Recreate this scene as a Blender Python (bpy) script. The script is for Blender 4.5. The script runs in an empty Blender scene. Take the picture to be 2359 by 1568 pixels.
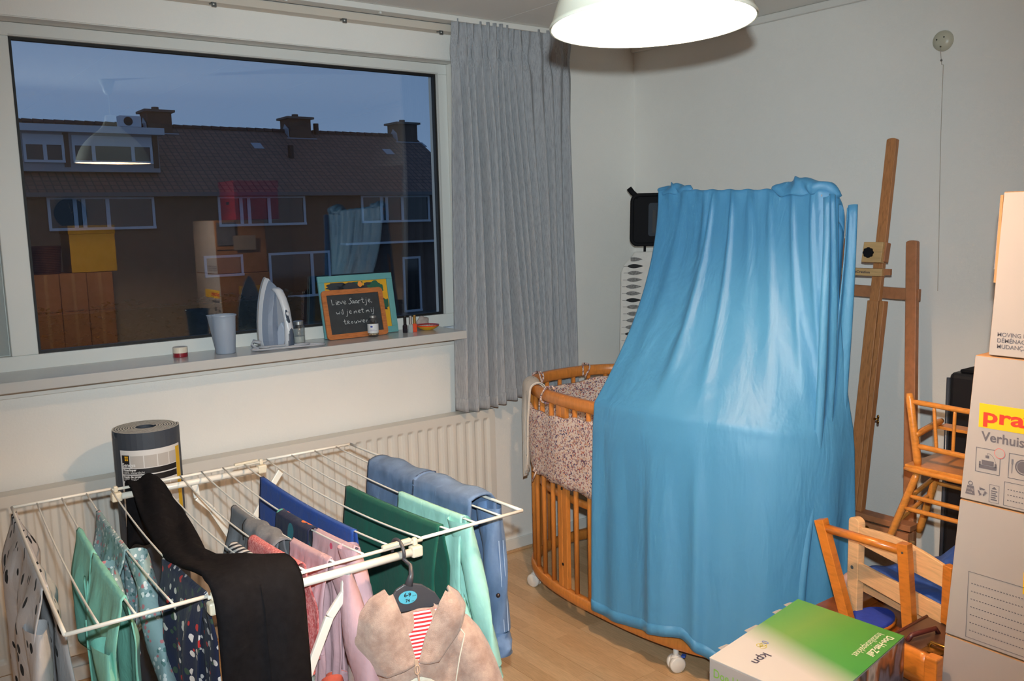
import bpy, bmesh, math, random
from mathutils import Vector, Matrix

# ------------------------------------------------------------------ camera, world, lights, exposure
scene = bpy.context.scene
COL = scene.collection
PI = math.pi
CAM = Vector((-3.3911, -3.4148, 1.6402))
RIGHT = Vector((0.79815, -0.60198, -0.02412))
UP = Vector((0.10129, 0.09462, 0.99035))
FWD = Vector((0.59389, 0.79289, -0.13649))
cam_data = bpy.data.cameras.new('camera')
cam_data.sensor_width = 36.0
cam_data.lens = 2050.0 / 2359.0 * 36.0
cam_data.clip_start = 0.05
cam = bpy.data.objects.new('camera', cam_data)
COL.objects.link(cam)
m3 = Matrix((RIGHT, UP, -FWD)).transposed()
cam.matrix_world = Matrix.Translation(CAM) @ m3.to_4x4()
scene.camera = cam

scene.view_settings.view_transform = 'Standard'
scene.view_settings.look = 'None'
scene.view_settings.exposure = 0.0
scene.view_settings.gamma = 1.0
scene.view_settings.use_curve_mapping = False
scene.cycles.use_denoising = True
scene.cycles.max_bounces = 6
scene.cycles.adaptive_threshold = 0.04
scene.cycles.diffuse_bounces = 4
scene.cycles.transparent_max_bounces = 8
scene.cycles.caustics_reflective = False
scene.cycles.caustics_refractive = False


def srgb(r, g, b):
    def f(c):
        c /= 255.0
        return c / 12.92 if c <= 0.04045 else ((c + 0.055) / 1.055) ** 2.4
    return (f(r), f(g), f(b), 1.0)


world = bpy.data.worlds.new('dusk_sky')
scene.world = world
world.use_nodes = True
nt = world.node_tree
for n in list(nt.nodes):
    nt.nodes.remove(n)
w_out = nt.nodes.new('ShaderNodeOutputWorld')
w_bg = nt.nodes.new('ShaderNodeBackground')
w_tc = nt.nodes.new('ShaderNodeTexCoord')
w_sep = nt.nodes.new('ShaderNodeSeparateXYZ')
w_ramp = nt.nodes.new('ShaderNodeValToRGB')
w_ramp.color_ramp.elements[0].position = 0.0
w_ramp.color_ramp.elements[0].color = srgb(110, 136, 168)
w_ramp.color_ramp.elements[1].position = 0.35
w_ramp.color_ramp.elements[1].color = srgb(80, 104, 140)
nt.links.new(w_tc.outputs['Generated'], w_sep.inputs[0])
nt.links.new(w_sep.outputs['Z'], w_ramp.inputs['Fac'])
nt.links.new(w_ramp.outputs['Color'], w_bg.inputs['Color'])
w_bg.inputs['Strength'].default_value = 1.3
nt.links.new(w_bg.outputs[0], w_out.inputs[0])

# the camera's own flash unit, just above the lens
fl = bpy.data.lights.new('camera_flash', 'SPOT')
fl.energy = 295.0
fl.color = (0.82, 0.95, 1.0)
fl.shadow_soft_size = 0.016
fl.spot_size = math.radians(87)
fl.spot_blend = 1.0
flo = bpy.data.objects.new('camera_flash', fl)
COL.objects.link(flo)
flo.matrix_world = Matrix.Translation(CAM + UP * 0.105 + RIGHT * 0.012) @ m3.to_4x4()

# ------------------------------------------------------------------ mesh helpers


class MB:
    def __init__(self):
        self.v, self.f = [], []

    def add(self, vs, fs):
        o = len(self.v)
        self.v += [Vector(p) for p in vs]
        self.f += [tuple(i + o for i in q) for q in fs]
        return self

    def hexa(self, c):
        return self.add(c, [(0, 3, 2, 1), (4, 5, 6, 7), (0, 1, 5, 4), (1, 2, 6, 5), (2, 3, 7, 6), (3, 0, 4, 7)])

    def box(self, lo, hi):
        x0, y0, z0 = lo
        x1, y1, z1 = hi
        return self.hexa([(x0, y0, z0), (x1, y0, z0), (x1, y1, z0), (x0, y1, z0),
                          (x0, y0, z1), (x1, y0, z1), (x1, y1, z1), (x0, y1, z1)])

    def obox(self, c, size, mat):
        h = [s / 2 for s in size]
        pts = []
        for z in (-1, 1):
            for x, y in ((-1, -1), (1, -1), (1, 1), (-1, 1)):
                pts.append(Vector(c) + mat @ Vector((x * h[0], y * h[1], z * h[2])))
        return self.hexa(pts)

    def bar(self, a, b, w, t, up=(0, 0, 1)):
        """rectangular bar from a to b; w across, t along up-ish"""
        a, b = Vector(a), Vector(b)
        d = (b - a).normalized()
        s = d.cross(Vector(up))
        if s.length < 1e-5:
            s = d.cross(Vector((1, 0, 0)))
        s.normalize()
        n = s.cross(d).normalized()
        q = []
        for p in (a, b):
            q += [p - s * w / 2 - n * t / 2, p + s * w / 2 - n * t / 2, p + s * w / 2 + n * t / 2, p - s * w / 2 + n * t / 2]
        return self.hexa(q)

    def tube(self, pts, r, n=8, closed=False, cap=True):
        pts = [Vector(p) for p in pts]
        N = len(pts)
        rad = r if isinstance(r, (list, tuple)) else [r] * N
        rings = []
        prev = None
        for i in range(N):
            if closed:
                d = pts[(i + 1) % N] - pts[i - 1]
            else:
                d = pts[min(i + 1, N - 1)] - pts[max(i - 1, 0)]
            if d.length < 1e-9:
                d = Vector((0, 0, 1))
            d.normalize()
            if prev is None:
                ref = Vector((0, 0, 1)) if abs(d.z) < 0.9 else Vector((1, 0, 0))
                s = d.cross(ref).normalized()
            else:
                s = (prev - d * prev.dot(d))
                s = s.normalized() if s.length > 1e-6 else d.orthogonal().normalized()
            prev = s
            t = d.cross(s)
            rings.append([pts[i] + (s * math.cos(2 * PI * k / n) + t * math.sin(2 * PI * k / n)) * rad[i] for k in range(n)])
        vs = [p for ring in rings for p in ring]
        fs = []
        for i in range(N if closed else N - 1):
            j = (i + 1) % N
            for k in range(n):
                l = (k + 1) % n
                fs.append((i * n + k, i * n + l, j * n + l, j * n + k))
        if cap and not closed:
            fs.append(tuple(range(n - 1, -1, -1)))
            fs.append(tuple((N - 1) * n + k for k in range(n)))
        return self.add(vs, fs)

    def cyl(self, a, b, r, r2=None, n=16):
        return self.tube([a, b], [r, r if r2 is None else r2], n)

    def lathe(self, prof, c=(0, 0, 0), n=32, mat=None, capb=False, capt=False):
        c = Vector(c)
        vs, fs = [], []
        for r, z in prof:
            for k in range(n):
                a = 2 * PI * k / n
                p = Vector((r * math.cos(a), r * math.sin(a), z))
                if mat is not None:
                    p = mat @ p
                vs.append(c + p)
        for i in range(len(prof) - 1):
            for k in range(n):
                l = (k + 1) % n
                fs.append((i * n + k, i * n + l, (i + 1) * n + l, (i + 1) * n + k))
        if capb:
            fs.append(tuple(range(n - 1, -1, -1)))
        if capt:
            o = (len(prof) - 1) * n
            fs.append(tuple(o + k for k in range(n)))
        return self.add(vs, fs)

    def prism(self, poly, vec):
        vec = Vector(vec)
        n = len(poly)
        vs = [Vector(p) for p in poly] + [Vector(p) + vec for p in poly]
        fs = [tuple(range(n - 1, -1, -1)), tuple(range(n, 2 * n))]
        for i in range(n):
            j = (i + 1) % n
            fs.append((i, j, n + j, n + i))
        return self.add(vs, fs)

    def grid(self, fn, nu, nv, cu=False):
        vs = [fn(i / (nu if cu else nu - 1), j / (nv - 1)) for i in range(nu) for j in range(nv)]
        fs = []
        for i in range(nu if cu else nu - 1):
            for j in range(nv - 1):
                k = (i + 1) % nu
                fs.append((i * nv + j, k * nv + j, k * nv + j + 1, i * nv + j + 1))
        return self.add(vs, fs)

    def ball(self, c, r, n=12, sz=(1, 1, 1)):
        prof = [(max(1e-4, math.sin(PI * i / n)) * r, -math.cos(PI * i / n) * r) for i in range(n + 1)]
        return self.lathe(prof, c, n * 2, Matrix.Diagonal(Vector(sz)))

    def build(self, name, mat, parent=None, smooth=False, bevel=0, solid=0, sub=0, seg=2, kind=None, recalc=True):
        me = bpy.data.meshes.new(name)
        off = parent.matrix_basis.translation if parent is not None else Vector()
        if parent is not None and parent.parent is not None:
            off = off + parent.parent.matrix_basis.translation
        me.from_pydata([tuple(p - off) for p in self.v], [], self.f)
        if recalc:
            bm = bmesh.new()
            bm.from_mesh(me)
            bmesh.ops.recalc_face_normals(bm, faces=bm.faces)
            bm.to_mesh(me)
            bm.free()
        if smooth:
            me.polygons.foreach_set('use_smooth', [True] * len(me.polygons))
        me.materials.append(mat)
        me.update()
        o = bpy.data.objects.new(name, me)
        COL.objects.link(o)
        if parent is not None:
            o.parent = parent
        if sub:
            md = o.modifiers.new('sub', 'SUBSURF')
            md.levels = md.render_levels = sub
        if solid:
            md = o.modifiers.new('solid', 'SOLIDIFY')
            md.thickness = solid
            md.offset = 0
        if bevel:
            md = o.modifiers.new('bevel', 'BEVEL')
            md.width = bevel
            md.segments = seg
            md.limit_method = 'ANGLE'
            md.angle_limit = math.radians(40)
        if kind:
            o['kind'] = kind
        return o


def tag(o, label, cat, group=None):
    o['label'] = label
    o['category'] = cat
    if group:
        o['group'] = group
    return o


def thing(name, loc, label, cat, group=None):
    o = bpy.data.objects.new(name, None)
    o.empty_display_size = 0.05
    COL.objects.link(o)
    o.location = loc
    return tag(o, label, cat, group)


def struct(o):
    o['kind'] = 'structure'
    return o


def link_copy(o, parent, delta=(0, 0, 0)):
    c = o.copy()
    COL.objects.link(c)
    c.parent = parent
    c.location = o.location + Vector(delta)
    return c


def lerp(a, b, t):
    return a + (b - a) * t


def lin(xs, ys, x):
    if x <= xs[0]:
        return ys[0]
    for i in range(len(xs) - 1):
        if x <= xs[i + 1]:
            t = (x - xs[i]) / (xs[i + 1] - xs[i])
            return ys[i] * (1 - t) + ys[i + 1] * t
    return ys[-1]


def smooth01(t):
    t = max(0.0, min(1.0, t))
    return t * t * (3 - 2 * t)


def text_shape(s, size=1.0, align='LEFT', shear=0.0, bold=0.0):
    cu = bpy.data.curves.new('t', 'FONT')
    cu.body = s
    cu.size = size
    cu.align_x = align
    cu.shear = shear
    cu.offset = bold
    cu.resolution_u = 3
    ob = bpy.data.objects.new('t', cu)
    COL.objects.link(ob)
    dg = bpy.context.evaluated_depsgraph_get()
    ev = ob.evaluated_get(dg)
    me = ev.to_mesh()
    vs = [v.co.copy() for v in me.vertices]
    fs = [tuple(p.vertices) for p in me.polygons]
    ev.to_mesh_clear()
    bpy.data.objects.remove(ob)
    bpy.data.curves.remove(cu)
    return vs, fs


def add_text(mb, s, origin, ux, uy, size, align='LEFT', shear=0.0, bold=0.0, width=None):
    vs, fs = text_shape(s, size, align, shear, bold)
    o, ux, uy = Vector(origin), Vector(ux), Vector(uy)
    k = 1.0
    if width and vs:
        k = width / max(1e-6, max(v.x for v in vs) - min(v.x for v in vs))
    return mb.add([o + ux * v.x * k + uy * v.y for v in vs], fs)


def quad(mb, o, ux, uy, x0, y0, x1, y1):
    o, ux, uy = Vector(o), Vector(ux), Vector(uy)
    return mb.add([o + ux * a + uy * b for a, b in ((x0, y0), (x1, y0), (x1, y1), (x0, y1))], [(0, 1, 2, 3)])


def frame2d(mb, o, ux, uy, x0, y0, x1, y1, t):
    for q in ((x0, y0, x1, y0 + t), (x0, y1 - t, x1, y1), (x0, y0 + t, x0 + t, y1 - t), (x1 - t, y0 + t, x1, y1 - t)):
        quad(mb, o, ux, uy, *q)
    return mb


def poly2d(mb, o, ux, uy, pts):
    o, ux, uy = Vector(o), Vector(ux), Vector(uy)
    return mb.add([o + ux * a + uy * b for a, b in pts], [tuple(range(len(pts)))])


def disc2d(mb, o, ux, uy, cx, cy, rx, ry=None, n=24, ring=0):
    ry = ry or rx
    o, ux, uy = Vector(o), Vector(ux), Vector(uy)
    out = [o + ux * (cx + rx * math.cos(2 * PI * k / n)) + uy * (cy + ry * math.sin(2 * PI * k / n)) for k in range(n)]
    if not ring:
        return mb.add(out, [tuple(range(n))])
    inn = [o + ux * (cx + (rx - ring) * math.cos(2 * PI * k / n)) + uy * (cy + (ry - ring) * math.sin(2 * PI * k / n)) for k in range(n)]
    return mb.add(out + inn, [(k, (k + 1) % n, n + (k + 1) % n, n + k) for k in range(n)])


# ------------------------------------------------------------------ materials
MATS = {}


class NT:
    def __init__(self, name):
        self.m = bpy.data.materials.new(name)
        self.m.use_nodes = True
        self.t = self.m.node_tree
        self.p = self.t.nodes['Principled BSDF']
        self.co = None

    def n(self, typ, **kw):
        nd = self.t.nodes.new(typ)
        for k, v in kw.items():
            if k.startswith('_'):
                setattr(nd, k[1:], v)
            else:
                nd.inputs[k.replace('__', ' ')].default_value = v
        return nd

    def l(self, a, b):
        self.t.links.new(a, b)

    def coord(self, scale=None, rot=None, which='Object'):
        tc = self.n('ShaderNodeTexCoord')
        o = tc.outputs[which]
        if scale is not None or rot is not None:
            mp = self.n('ShaderNodeMapping')
            if scale is not None:
                mp.inputs['Scale'].default_value = scale
            if rot is not None:
                mp.inputs['Rotation'].default_value = rot
            self.l(o, mp.inputs['Vector'])
            o = mp.outputs[0]
        return o

    def mix(self, fac, a, b):
        mx = self.n('ShaderNodeMix', _data_type='RGBA')
        for sock, val in ((mx.inputs['Factor'], fac), (mx.inputs['A'] if False else mx.inputs[6], a), (mx.inputs[7], b)):
            if hasattr(val, 'links') or hasattr(val, 'is_linked'):
                self.l(val, sock)
            else:
                sock.default_value = val
        return mx.outputs[2]

    def ramp(self, src, stops, interp='LINEAR'):
        r = self.n('ShaderNodeValToRGB')
        r.color_ramp.interpolation = interp
        e = r.color_ramp.elements
        while len(e) < len(stops):
            e.new(0.5)
        for k, (pos, c) in enumerate(stops):
            e[k].position = pos
            e[k].color = c if len(c) == 4 else (*c, 1)
        self.l(src, r.inputs['Fac'])
        return r.outputs['Color']

    def bump(self, src, strength=0.2, dist=0.01):
        b = self.n('ShaderNodeBump', Strength=strength, Distance=dist)
        self.l(src, b.inputs['Height'])
        self.l(b.outputs[0], self.p.inputs['Normal'])


BW = ((0, 0, 0, 1), (1, 1, 1, 1))


def shade(c, k):
    return (c[0] * k, c[1] * k, c[2] * k, 1)


def pm(name, col, rough=0.6, metal=0.0, spec=0.5, var=0.0, vscale=20.0, vstretch=(1, 1, 1), bump=0.0, bscale=200.0, bdist=0.002,
       sheen=0.0, coat=0.0, trans=0.0, emit=None, estr=0.0):
    """plain material: colour with slight noise variation and fine relief"""
    if name in MATS:
        return MATS[name]
    T = NT(name)
    c = srgb(*col)
    T.p.inputs['Base Color'].default_value = c
    T.p.inputs['Roughness'].default_value = rough
    T.p.inputs['Metallic'].default_value = metal
    T.p.inputs['Specular IOR Level'].default_value = spec
    if sheen:
        T.p.inputs['Sheen Weight'].default_value = sheen
        T.p.inputs['Sheen Roughness'].default_value = 0.5
    if coat:
        T.p.inputs['Coat Weight'].default_value = coat
        T.p.inputs['Coat Roughness'].default_value = 0.15
    if trans:
        T.p.inputs['Transmission Weight'].default_value = trans
    if emit:
        T.p.inputs['Emission Color'].default_value = srgb(*emit)
        T.p.inputs['Emission Strength'].default_value = estr
    if var:
        ns = T.n('ShaderNodeTexNoise', Scale=vscale, Detail=4.0)
        T.l(T.coord(vstretch), ns.inputs['Vector'])
        T.l(T.ramp(ns.outputs['Fac'], [(0.3, shade(c, 1 - var)), (0.7, shade(c, 1 + var * 0.6))]), T.p.inputs['Base Color'])
    if bump:
        nb = T.n('ShaderNodeTexNoise', Scale=bscale, Detail=3.0)
        T.l(T.coord(), nb.inputs['Vector'])
        T.bump(nb.outputs['Fac'], bump, bdist)
    MATS[name] = T.m
    return T.m


def wood(name, col, dark=0.72, stretch=(1, 1, 1), scale=30.0, rough=0.45, coat=0.0):
    if name in MATS:
        return MATS[name]
    T = NT(name)
    c = srgb(*col)
    ns = T.n('ShaderNodeTexNoise', Scale=scale, Detail=6.0, Distortion=0.6)
    T.l(T.coord(stretch), ns.inputs['Vector'])
    T.l(T.ramp(ns.outputs['Fac'], [(0.32, shade(c, dark)), (0.5, c), (0.72, shade(c, 1.12))]), T.p.inputs['Base Color'])
    T.p.inputs['Roughness'].default_value = rough
    if coat:
        T.p.inputs['Coat Weight'].default_value = coat
        T.p.inputs['Coat Roughness'].default_value = 0.25
    MATS[name] = T.m
    return T.m


def weave(T, scale=900, strength=0.15):
    nb = T.n('ShaderNodeTexNoise', Scale=scale, Detail=2.0)
    T.l(T.coord(), nb.inputs['Vector'])
    T.bump(nb.outputs['Fac'], strength, 0.001)
    n2 = T.n('ShaderNodeTexNoise', Scale=16.0, Detail=4.0, Distortion=0.8)
    T.l(T.coord((1, 1, 0.45)), n2.inputs['Vector'])
    b2 = T.n('ShaderNodeBump', Strength=0.45, Distance=0.012)
    T.l(n2.outputs['Fac'], b2.inputs['Height'])
    fine = T.p.inputs['Normal'].links[0].from_node
    T.l(b2.outputs[0], fine.inputs['Normal'])
    T.p.inputs['Roughness'].default_value = 0.9
    T.p.inputs['Specular IOR Level'].default_value = 0.15
    T.p.inputs['Sheen Weight'].default_value = 0.06


def cloth(name, col, var=0.12, scale=40.0, strength=0.2):
    if name in MATS:
        return MATS[name]
    T = NT(name)
    c = srgb(*col)
    ns = T.n('ShaderNodeTexNoise', Scale=scale, Detail=5.0)
    T.l(T.coord(), ns.inputs['Vector'])
    T.l(T.ramp(ns.outputs['Fac'], [(0.3, shade(c, 1 - var)), (0.7, shade(c, 1 + var))]), T.p.inputs['Base Color'])
    weave(T, 700, strength)
    MATS[name] = T.m
    return T.m


def spots(name, base, dots, scale=22.0, thr=0.25, stretch=(1, 1, 1), keep=0.5, jitter=1.0):
    """printed fabric: scattered rounded motifs in several colours on a plain ground"""
    if name in MATS:
        return MATS[name]
    T = NT(name)
    v = T.n('ShaderNodeTexVoronoi', Scale=scale, Randomness=jitter)
    T.l(T.coord(stretch), v.inputs['Vector'])
    sep = T.n('ShaderNodeSeparateColor')
    T.l(v.outputs['Color'], sep.inputs[0])
    stops = [(i / len(dots), srgb(*d)) for i, d in enumerate(dots)]
    colr = T.ramp(sep.outputs[0], stops, 'CONSTANT')
    size = T.n('ShaderNodeMath', _operation='MULTIPLY')
    T.l(sep.outputs[2], size.inputs[0])
    size.inputs[1].default_value = thr * 0.6
    s2 = T.n('ShaderNodeMath', _operation='ADD')
    T.l(size.outputs[0], s2.inputs[0])
    s2.inputs[1].default_value = thr * 0.6
    lt = T.n('ShaderNodeMath', _operation='LESS_THAN')
    T.l(v.outputs['Distance'], lt.inputs[0])
    T.l(s2.outputs[0], lt.inputs[1])
    kp = T.n('ShaderNodeMath', _operation='LESS_THAN')
    T.l(sep.outputs[1], kp.inputs[0])
    kp.inputs[1].default_value = keep
    mu = T.n('ShaderNodeMath', _operation='MULTIPLY')
    T.l(lt.outputs[0], mu.inputs[0])
    T.l(kp.outputs[0], mu.inputs[1])
    T.l(T.mix(mu.outputs[0], srgb(*base), colr), T.p.inputs['Base Color'])
    weave(T)
    MATS[name] = T.m
    return T.m
# ------------------------------------------------------------------ room shell
H = 2.5
XL, YB = -4.0, -4.3            # left wall and the wall behind the photographer
FY = 0.085                     # inner face of the window frame
ZS = 1.152                     # window sill top
OX0, OX1, OZ1 = -3.75, -1.10, 2.34   # window recess

def wall_mat(name, col):
    T = NT(name)
    c = srgb(*col)
    ns = T.n('ShaderNodeTexNoise', Scale=3.0, Detail=3.0)
    T.l(T.coord(), ns.inputs['Vector'])
    T.l(T.ramp(ns.outputs['Fac'], [(0.3, shade(c, 0.97)), (0.7, c)]), T.p.inputs['Base Color'])
    nb = T.n('ShaderNodeTexNoise', Scale=120.0, Detail=5.0, Roughness=0.65)
    T.l(T.coord(), nb.inputs['Vector'])
    T.bump(nb.outputs['Fac'], 0.35, 0.004)
    T.p.inputs['Roughness'].default_value = 0.75
    T.p.inputs['Specular IOR Level'].default_value = 0.25
    return T.m

M_wall = wall_mat('painted_wallpaper', (241, 238, 232))
M_trim = pm('white_trim_paint', (226, 224, 218), 0.4, var=0.02, vscale=6)
M_ceil = pm('ceiling_panel_paint', (238, 236, 230), 0.7, bump=0.1, bscale=150)
M_frame = pm('white_plastic_frame', (222, 222, 217), 0.32, spec=0.5, var=0.015, vscale=4)
M_seal = pm('black_rubber_seal', (18, 18, 20), 0.6)

mb = MB()
mb.box((XL, 0, 0), (0.25, 0.25, 1.09))
mb.box((XL, 0, OZ1), (0.25, 0.25, H))
mb.box((OX1, 0, 1.09), (0.25, 0.25, OZ1))
mb.box((XL, 0, 1.09), (OX0, 0.25, OZ1))
struct(mb.build('wall_back', M_wall))
struct(MB().box((0, YB, 0), (0.25, 0, H)).build('wall_right', M_wall))
struct(MB().box((XL - 0.2, YB, 0), (XL, 0.25, H)).build('wall_left', M_wall))
struct(MB().box((XL - 0.2, YB - 0.2, 0), (0.25, YB, H)).build('wall_front', M_wall))

# window reveal lining
mb = MB()
mb.box((OX0, 0.001, OZ1 - 0.004), (OX1, FY + 0.06, OZ1 - 0.0005))
mb.box((OX1 - 0.004, 0.001, 1.155), (OX1 - 0.0005, FY + 0.06, OZ1 - 0.005))
struct(mb.build('trim_1', M_trim))

# laminate floor: every board a piece of its own
def floor_mat():
    T = NT('beech_laminate')
    br = T.n('ShaderNodeTexBrick', Scale=1.0)
    br.inputs['Brick Width'].default_value = 0.42
    br.inputs['Row Height'].default_value = 0.065
    br.inputs['Mortar Size'].default_value = 0.0004
    br.inputs['Color1'].default_value = srgb(206, 172, 132)
    br.inputs['Color2'].default_value = srgb(222, 190, 150)
    br.inputs['Mortar'].default_value = srgb(190, 154, 116)
    br.offset = 0.37
    T.l(T.coord(rot=(0, 0, PI / 2), which='Object'), br.inputs['Vector'])
    oi = T.n('ShaderNodeObjectInfo')
    ns = T.n('ShaderNodeTexNoise', Scale=26.0, Detail=6.0, Distortion=0.4)
    T.l(T.coord((8, 0.7, 1)), ns.inputs['Vector'])
    g = T.ramp(ns.outputs['Fac'], [(0.35, (0.86, 0.84, 0.8, 1)), (0.65, (1.03, 1.02, 1, 1))])
    mx = T.n('ShaderNodeMix', _data_type='RGBA', _blend_type='MULTIPLY')
    mx.inputs[0].default_value = 1.0
    T.l(br.outputs['Color'], mx.inputs[6])
    T.l(g, mx.inputs[7])
    r = T.ramp(oi.outputs['Random'], [(0, (0.93, 0.92, 0.9, 1)), (1, (1.04, 1.03, 1.02, 1))])
    m2 = T.n('ShaderNodeMix', _data_type='RGBA', _blend_type='MULTIPLY')
    m2.inputs[0].default_value = 1.0
    T.l(mx.outputs[2], m2.inputs[6])
    T.l(r, m2.inputs[7])
    T.l(m2.outputs[2], T.p.inputs['Base Color'])
    T.p.inputs['Roughness'].default_value = 0.32
    return T.m

floor = struct(MB().box((XL - 0.2, YB - 0.2, -0.12), (0.25, 0.25, -0.008)).build('floor', pm('floor_screed', (120, 105, 90), 0.8)))
M_floor = floor_mat()
PW, PL = 0.195, 1.28
plank = MB().box((0, 0, -0.008), (PW - 0.0012, PL - 0.0012, 0)).build('plank', M_floor, floor)
first = True
for i in range(int(4.0 / PW) + 1):
    x = -PW * (i + 1)
    y = 0.0 - (i % 3) * PL / 3
    k = 0
    while y > YB:
        o = plank if first else link_copy(plank, floor)
        first = False
        y2 = y - PL
        o.location = (x, y2, 0)
        y = y2
    if i % 3:
        o = link_copy(plank, floor)
        o.location = (x, -(i % 3) * PL / 3, 0)
        o.scale = (1, (i % 3) / 3, 1)

# ceiling of wide boards with open seams
ceil = struct(MB().box((XL - 0.2, YB - 0.2, H + 0.006), (0.25, 0.25, H + 0.12)).build('ceiling', pm('ceiling_batten', (150, 146, 140), 0.8)))
CW = 0.62
cp = MB().box((0, YB, 0), (CW - 0.003, 0, 0.006)).build('ceiling_panel', M_ceil, ceil)
x = -0.35
i = 0
while x > XL - CW:
    o = cp if i == 0 else link_copy(cp, ceil)
    o.location = (x - CW, 0, H)
    x -= CW
    i += 1
o = link_copy(cp, ceil)
o.location = (-0.35, 0, H)
o.scale = (0.35 / CW, 1, 1)

# ceiling moulding on the right wall, baseboards
struct(MB().box((-0.022, YB, H - 0.032), (-0.0005, -0.001, H - 0.0005)).build('trim_2', M_trim, bevel=0.004))
struct(MB().box((-3.999, -0.013, 0.0), (-0.001, -0.0005, 0.062)).build('baseboard_back', M_trim, bevel=0.002))
struct(MB().box((-0.013, YB, 0.0), (-0.0005, -0.014, 0.062)).build('baseboard_right', M_trim, bevel=0.002))
M_lath = wood('beech_lath', (200, 160, 118), 0.85, (30, 2, 30), 6)
struct(MB().box((-3.999, -0.028, 0.0), (-0.028, -0.0135, 0.012)).build('trim_3', M_lath, bevel=0.003))

# ------------------------------------------------------------------ window
win = struct(bpy.data.objects.new('window_1', None))
COL.objects.link(win)
win.location = (-2.0, FY, ZS)
GX0, GX1, GZ0, GZ1 = -2.862, -1.158, 1.203, 2.29
mb = MB()
F0, F1 = FY, FY + 0.055
mb.box((OX0, F0, GZ1), (OX1 - 0.005, F1, OZ1 - 0.005))
mb.box((OX0, F0, ZS - 0.01), (OX1 - 0.005, F1, GZ0))
mb.box((GX1, F0, GZ0), (OX1 - 0.005, F1, GZ1))
mb.box((-2.946, F0, GZ0), (GX0, F1, GZ1))
mb.box((OX0, F0, GZ0), (OX0 + 0.08, F1, GZ1))
mb.build('frame', M_frame, win, bevel=0.003)
# glazing beads and black seals
mb = MB()
for (a, b) in ((GX0, GX1),):
    t = 0.010
    y0, y1 = FY + 0.012, FY + 0.034
    for q in (((a, y0, GZ1 - t), (b, y1, GZ1)), ((a, y0, GZ0), (b, y1, GZ0 + t)), ((a, y0, GZ0 + t), (a + t, y1, GZ1 - t)), ((b - t, y0, GZ0 + t), (b, y1, GZ1 - t))):
        mb.box(*q)
mb.build('seal', M_seal, win)
mb = MB()
t = 0.006
mb.box((GX0 - 0.0, FY - 0.002, GZ1), (GX1, FY + 0.0, GZ1 + t)).box((GX1, FY - 0.002, GZ0), (GX1 + t, FY, GZ1 + t))
mb.build('glazing_bead', pm('grey_bead', (196, 195, 190), 0.4), win)

T = NT('window_glass')
geo = T.n('ShaderNodeNewGeometry')
dot = T.n('ShaderNodeVectorMath', _operation='DOT_PRODUCT')
T.l(geo.outputs['Incoming'], dot.inputs[0])
T.l(geo.outputs['Normal'], dot.inputs[1])
ab = T.n('ShaderNodeMath', _operation='ABSOLUTE')
T.l(dot.outputs['Value'], ab.inputs[0])
inv = T.n('ShaderNodeMath', _operation='SUBTRACT')
inv.inputs[0].default_value = 1.0
T.l(ab.outputs[0], inv.inputs[1])
pw = T.n('ShaderNodeMath', _operation='POWER')
T.l(inv.outputs[0], pw.inputs[0])
pw.inputs[1].default_value = 5.0
ma = T.n('ShaderNodeMath', _operation='MULTIPLY_ADD')
T.l(pw.outputs[0], ma.inputs[0])
ma.inputs[1].default_value = 0.9
ma.inputs[2].default_value = 0.12
tr = T.n('ShaderNodeBsdfTransparent')
tr.inputs['Color'].default_value = (0.93, 0.95, 0.96, 1)
gl = T.n('ShaderNodeBsdfGlossy', Roughness=0.0)
ms = T.n('ShaderNodeMixShader')
T.l(ma.outputs[0], ms.inputs[0])
T.l(tr.outputs[0], ms.inputs[1])
T.l(gl.outputs[0], ms.inputs[2])
T.l(ms.outputs[0], T.t.nodes['Material Output'].inputs['Surface'])
M_glass = T.m
MB().box((OX0 + 0.075, FY + 0.036, GZ0), (-2.941, FY + 0.046, GZ1)).build('reflection_panel', pm('pale_reflection', (206, 212, 208), 0.5), win)  # added pale panel; its colour stands in for the left pane's reflection
for a, b in ((GX0, GX1), (OX0 + 0.08, -2.946)):
    MB().box((a + 0.004, FY + 0.020, GZ0 + 0.004), (b - 0.004, FY + 0.028, GZ1 - 0.004)).build('pane', M_glass, win)
# sill board and the apron trim under it
sill = struct(MB().box((OX0 - 0.06, -0.172, 1.116), (OX1 - 0.11, FY + 0.005, ZS)).build(
    'trim_4', pm('window_sill_laminate', (196, 195, 192), 0.22, spec=0.5), bevel=0.003))
struct(MB().box((-3.98, -0.02, 1.073), (-1.12, -0.0005, 1.1155)).build('trim_5', M_trim, bevel=0.002))

# curtain batten and rail under the ceiling
struct(MB().box((-3.98, -0.062, 2.446), (-0.52, -0.001, 2.476)).build('trim_6', pm('cream_batten', (214, 204, 190), 0.5), bevel=0.002))
rail = thing('curtain_rail', (-2.2, -0.11, 2.5), 'long white ceiling curtain rail above the window with small metal clips', 'curtain rail')
MB().box((-3.9, -0.135, 2.476), (-0.50, -0.085, 2.4995)).build('track', M_trim, rail, bevel=0.002)
MB().box((-3.9, -0.084, 2.478), (-0.50, -0.064, 2.488)).build('track_lip', M_frame, rail)
M_clip = pm('zinc_clip', (120, 124, 124), 0.4, metal=0.8)
for X in (-2.205, -1.68, -1.222):
    c = MB()
    c.box((X - 0.009, -0.0665, 2.430), (X + 0.009, -0.0625, 2.446)).box((X - 0.009, -0.0655, 2.441), (X + 0.009, -0.040, 2.4455))
    o = c.build('clip', M_clip, rail)
    MB().cyl((X - 0.002, -0.0668, 2.438), (X - 0.002, -0.0678, 2.438), 0.003, n=8).build('screw', M_frame, o)
for X in (-1.95, -1.55):
    MB().box((X - 0.004, -0.128, 2.468), (X + 0.004, -0.118, 2.476)).build('glider', M_frame, rail)

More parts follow.
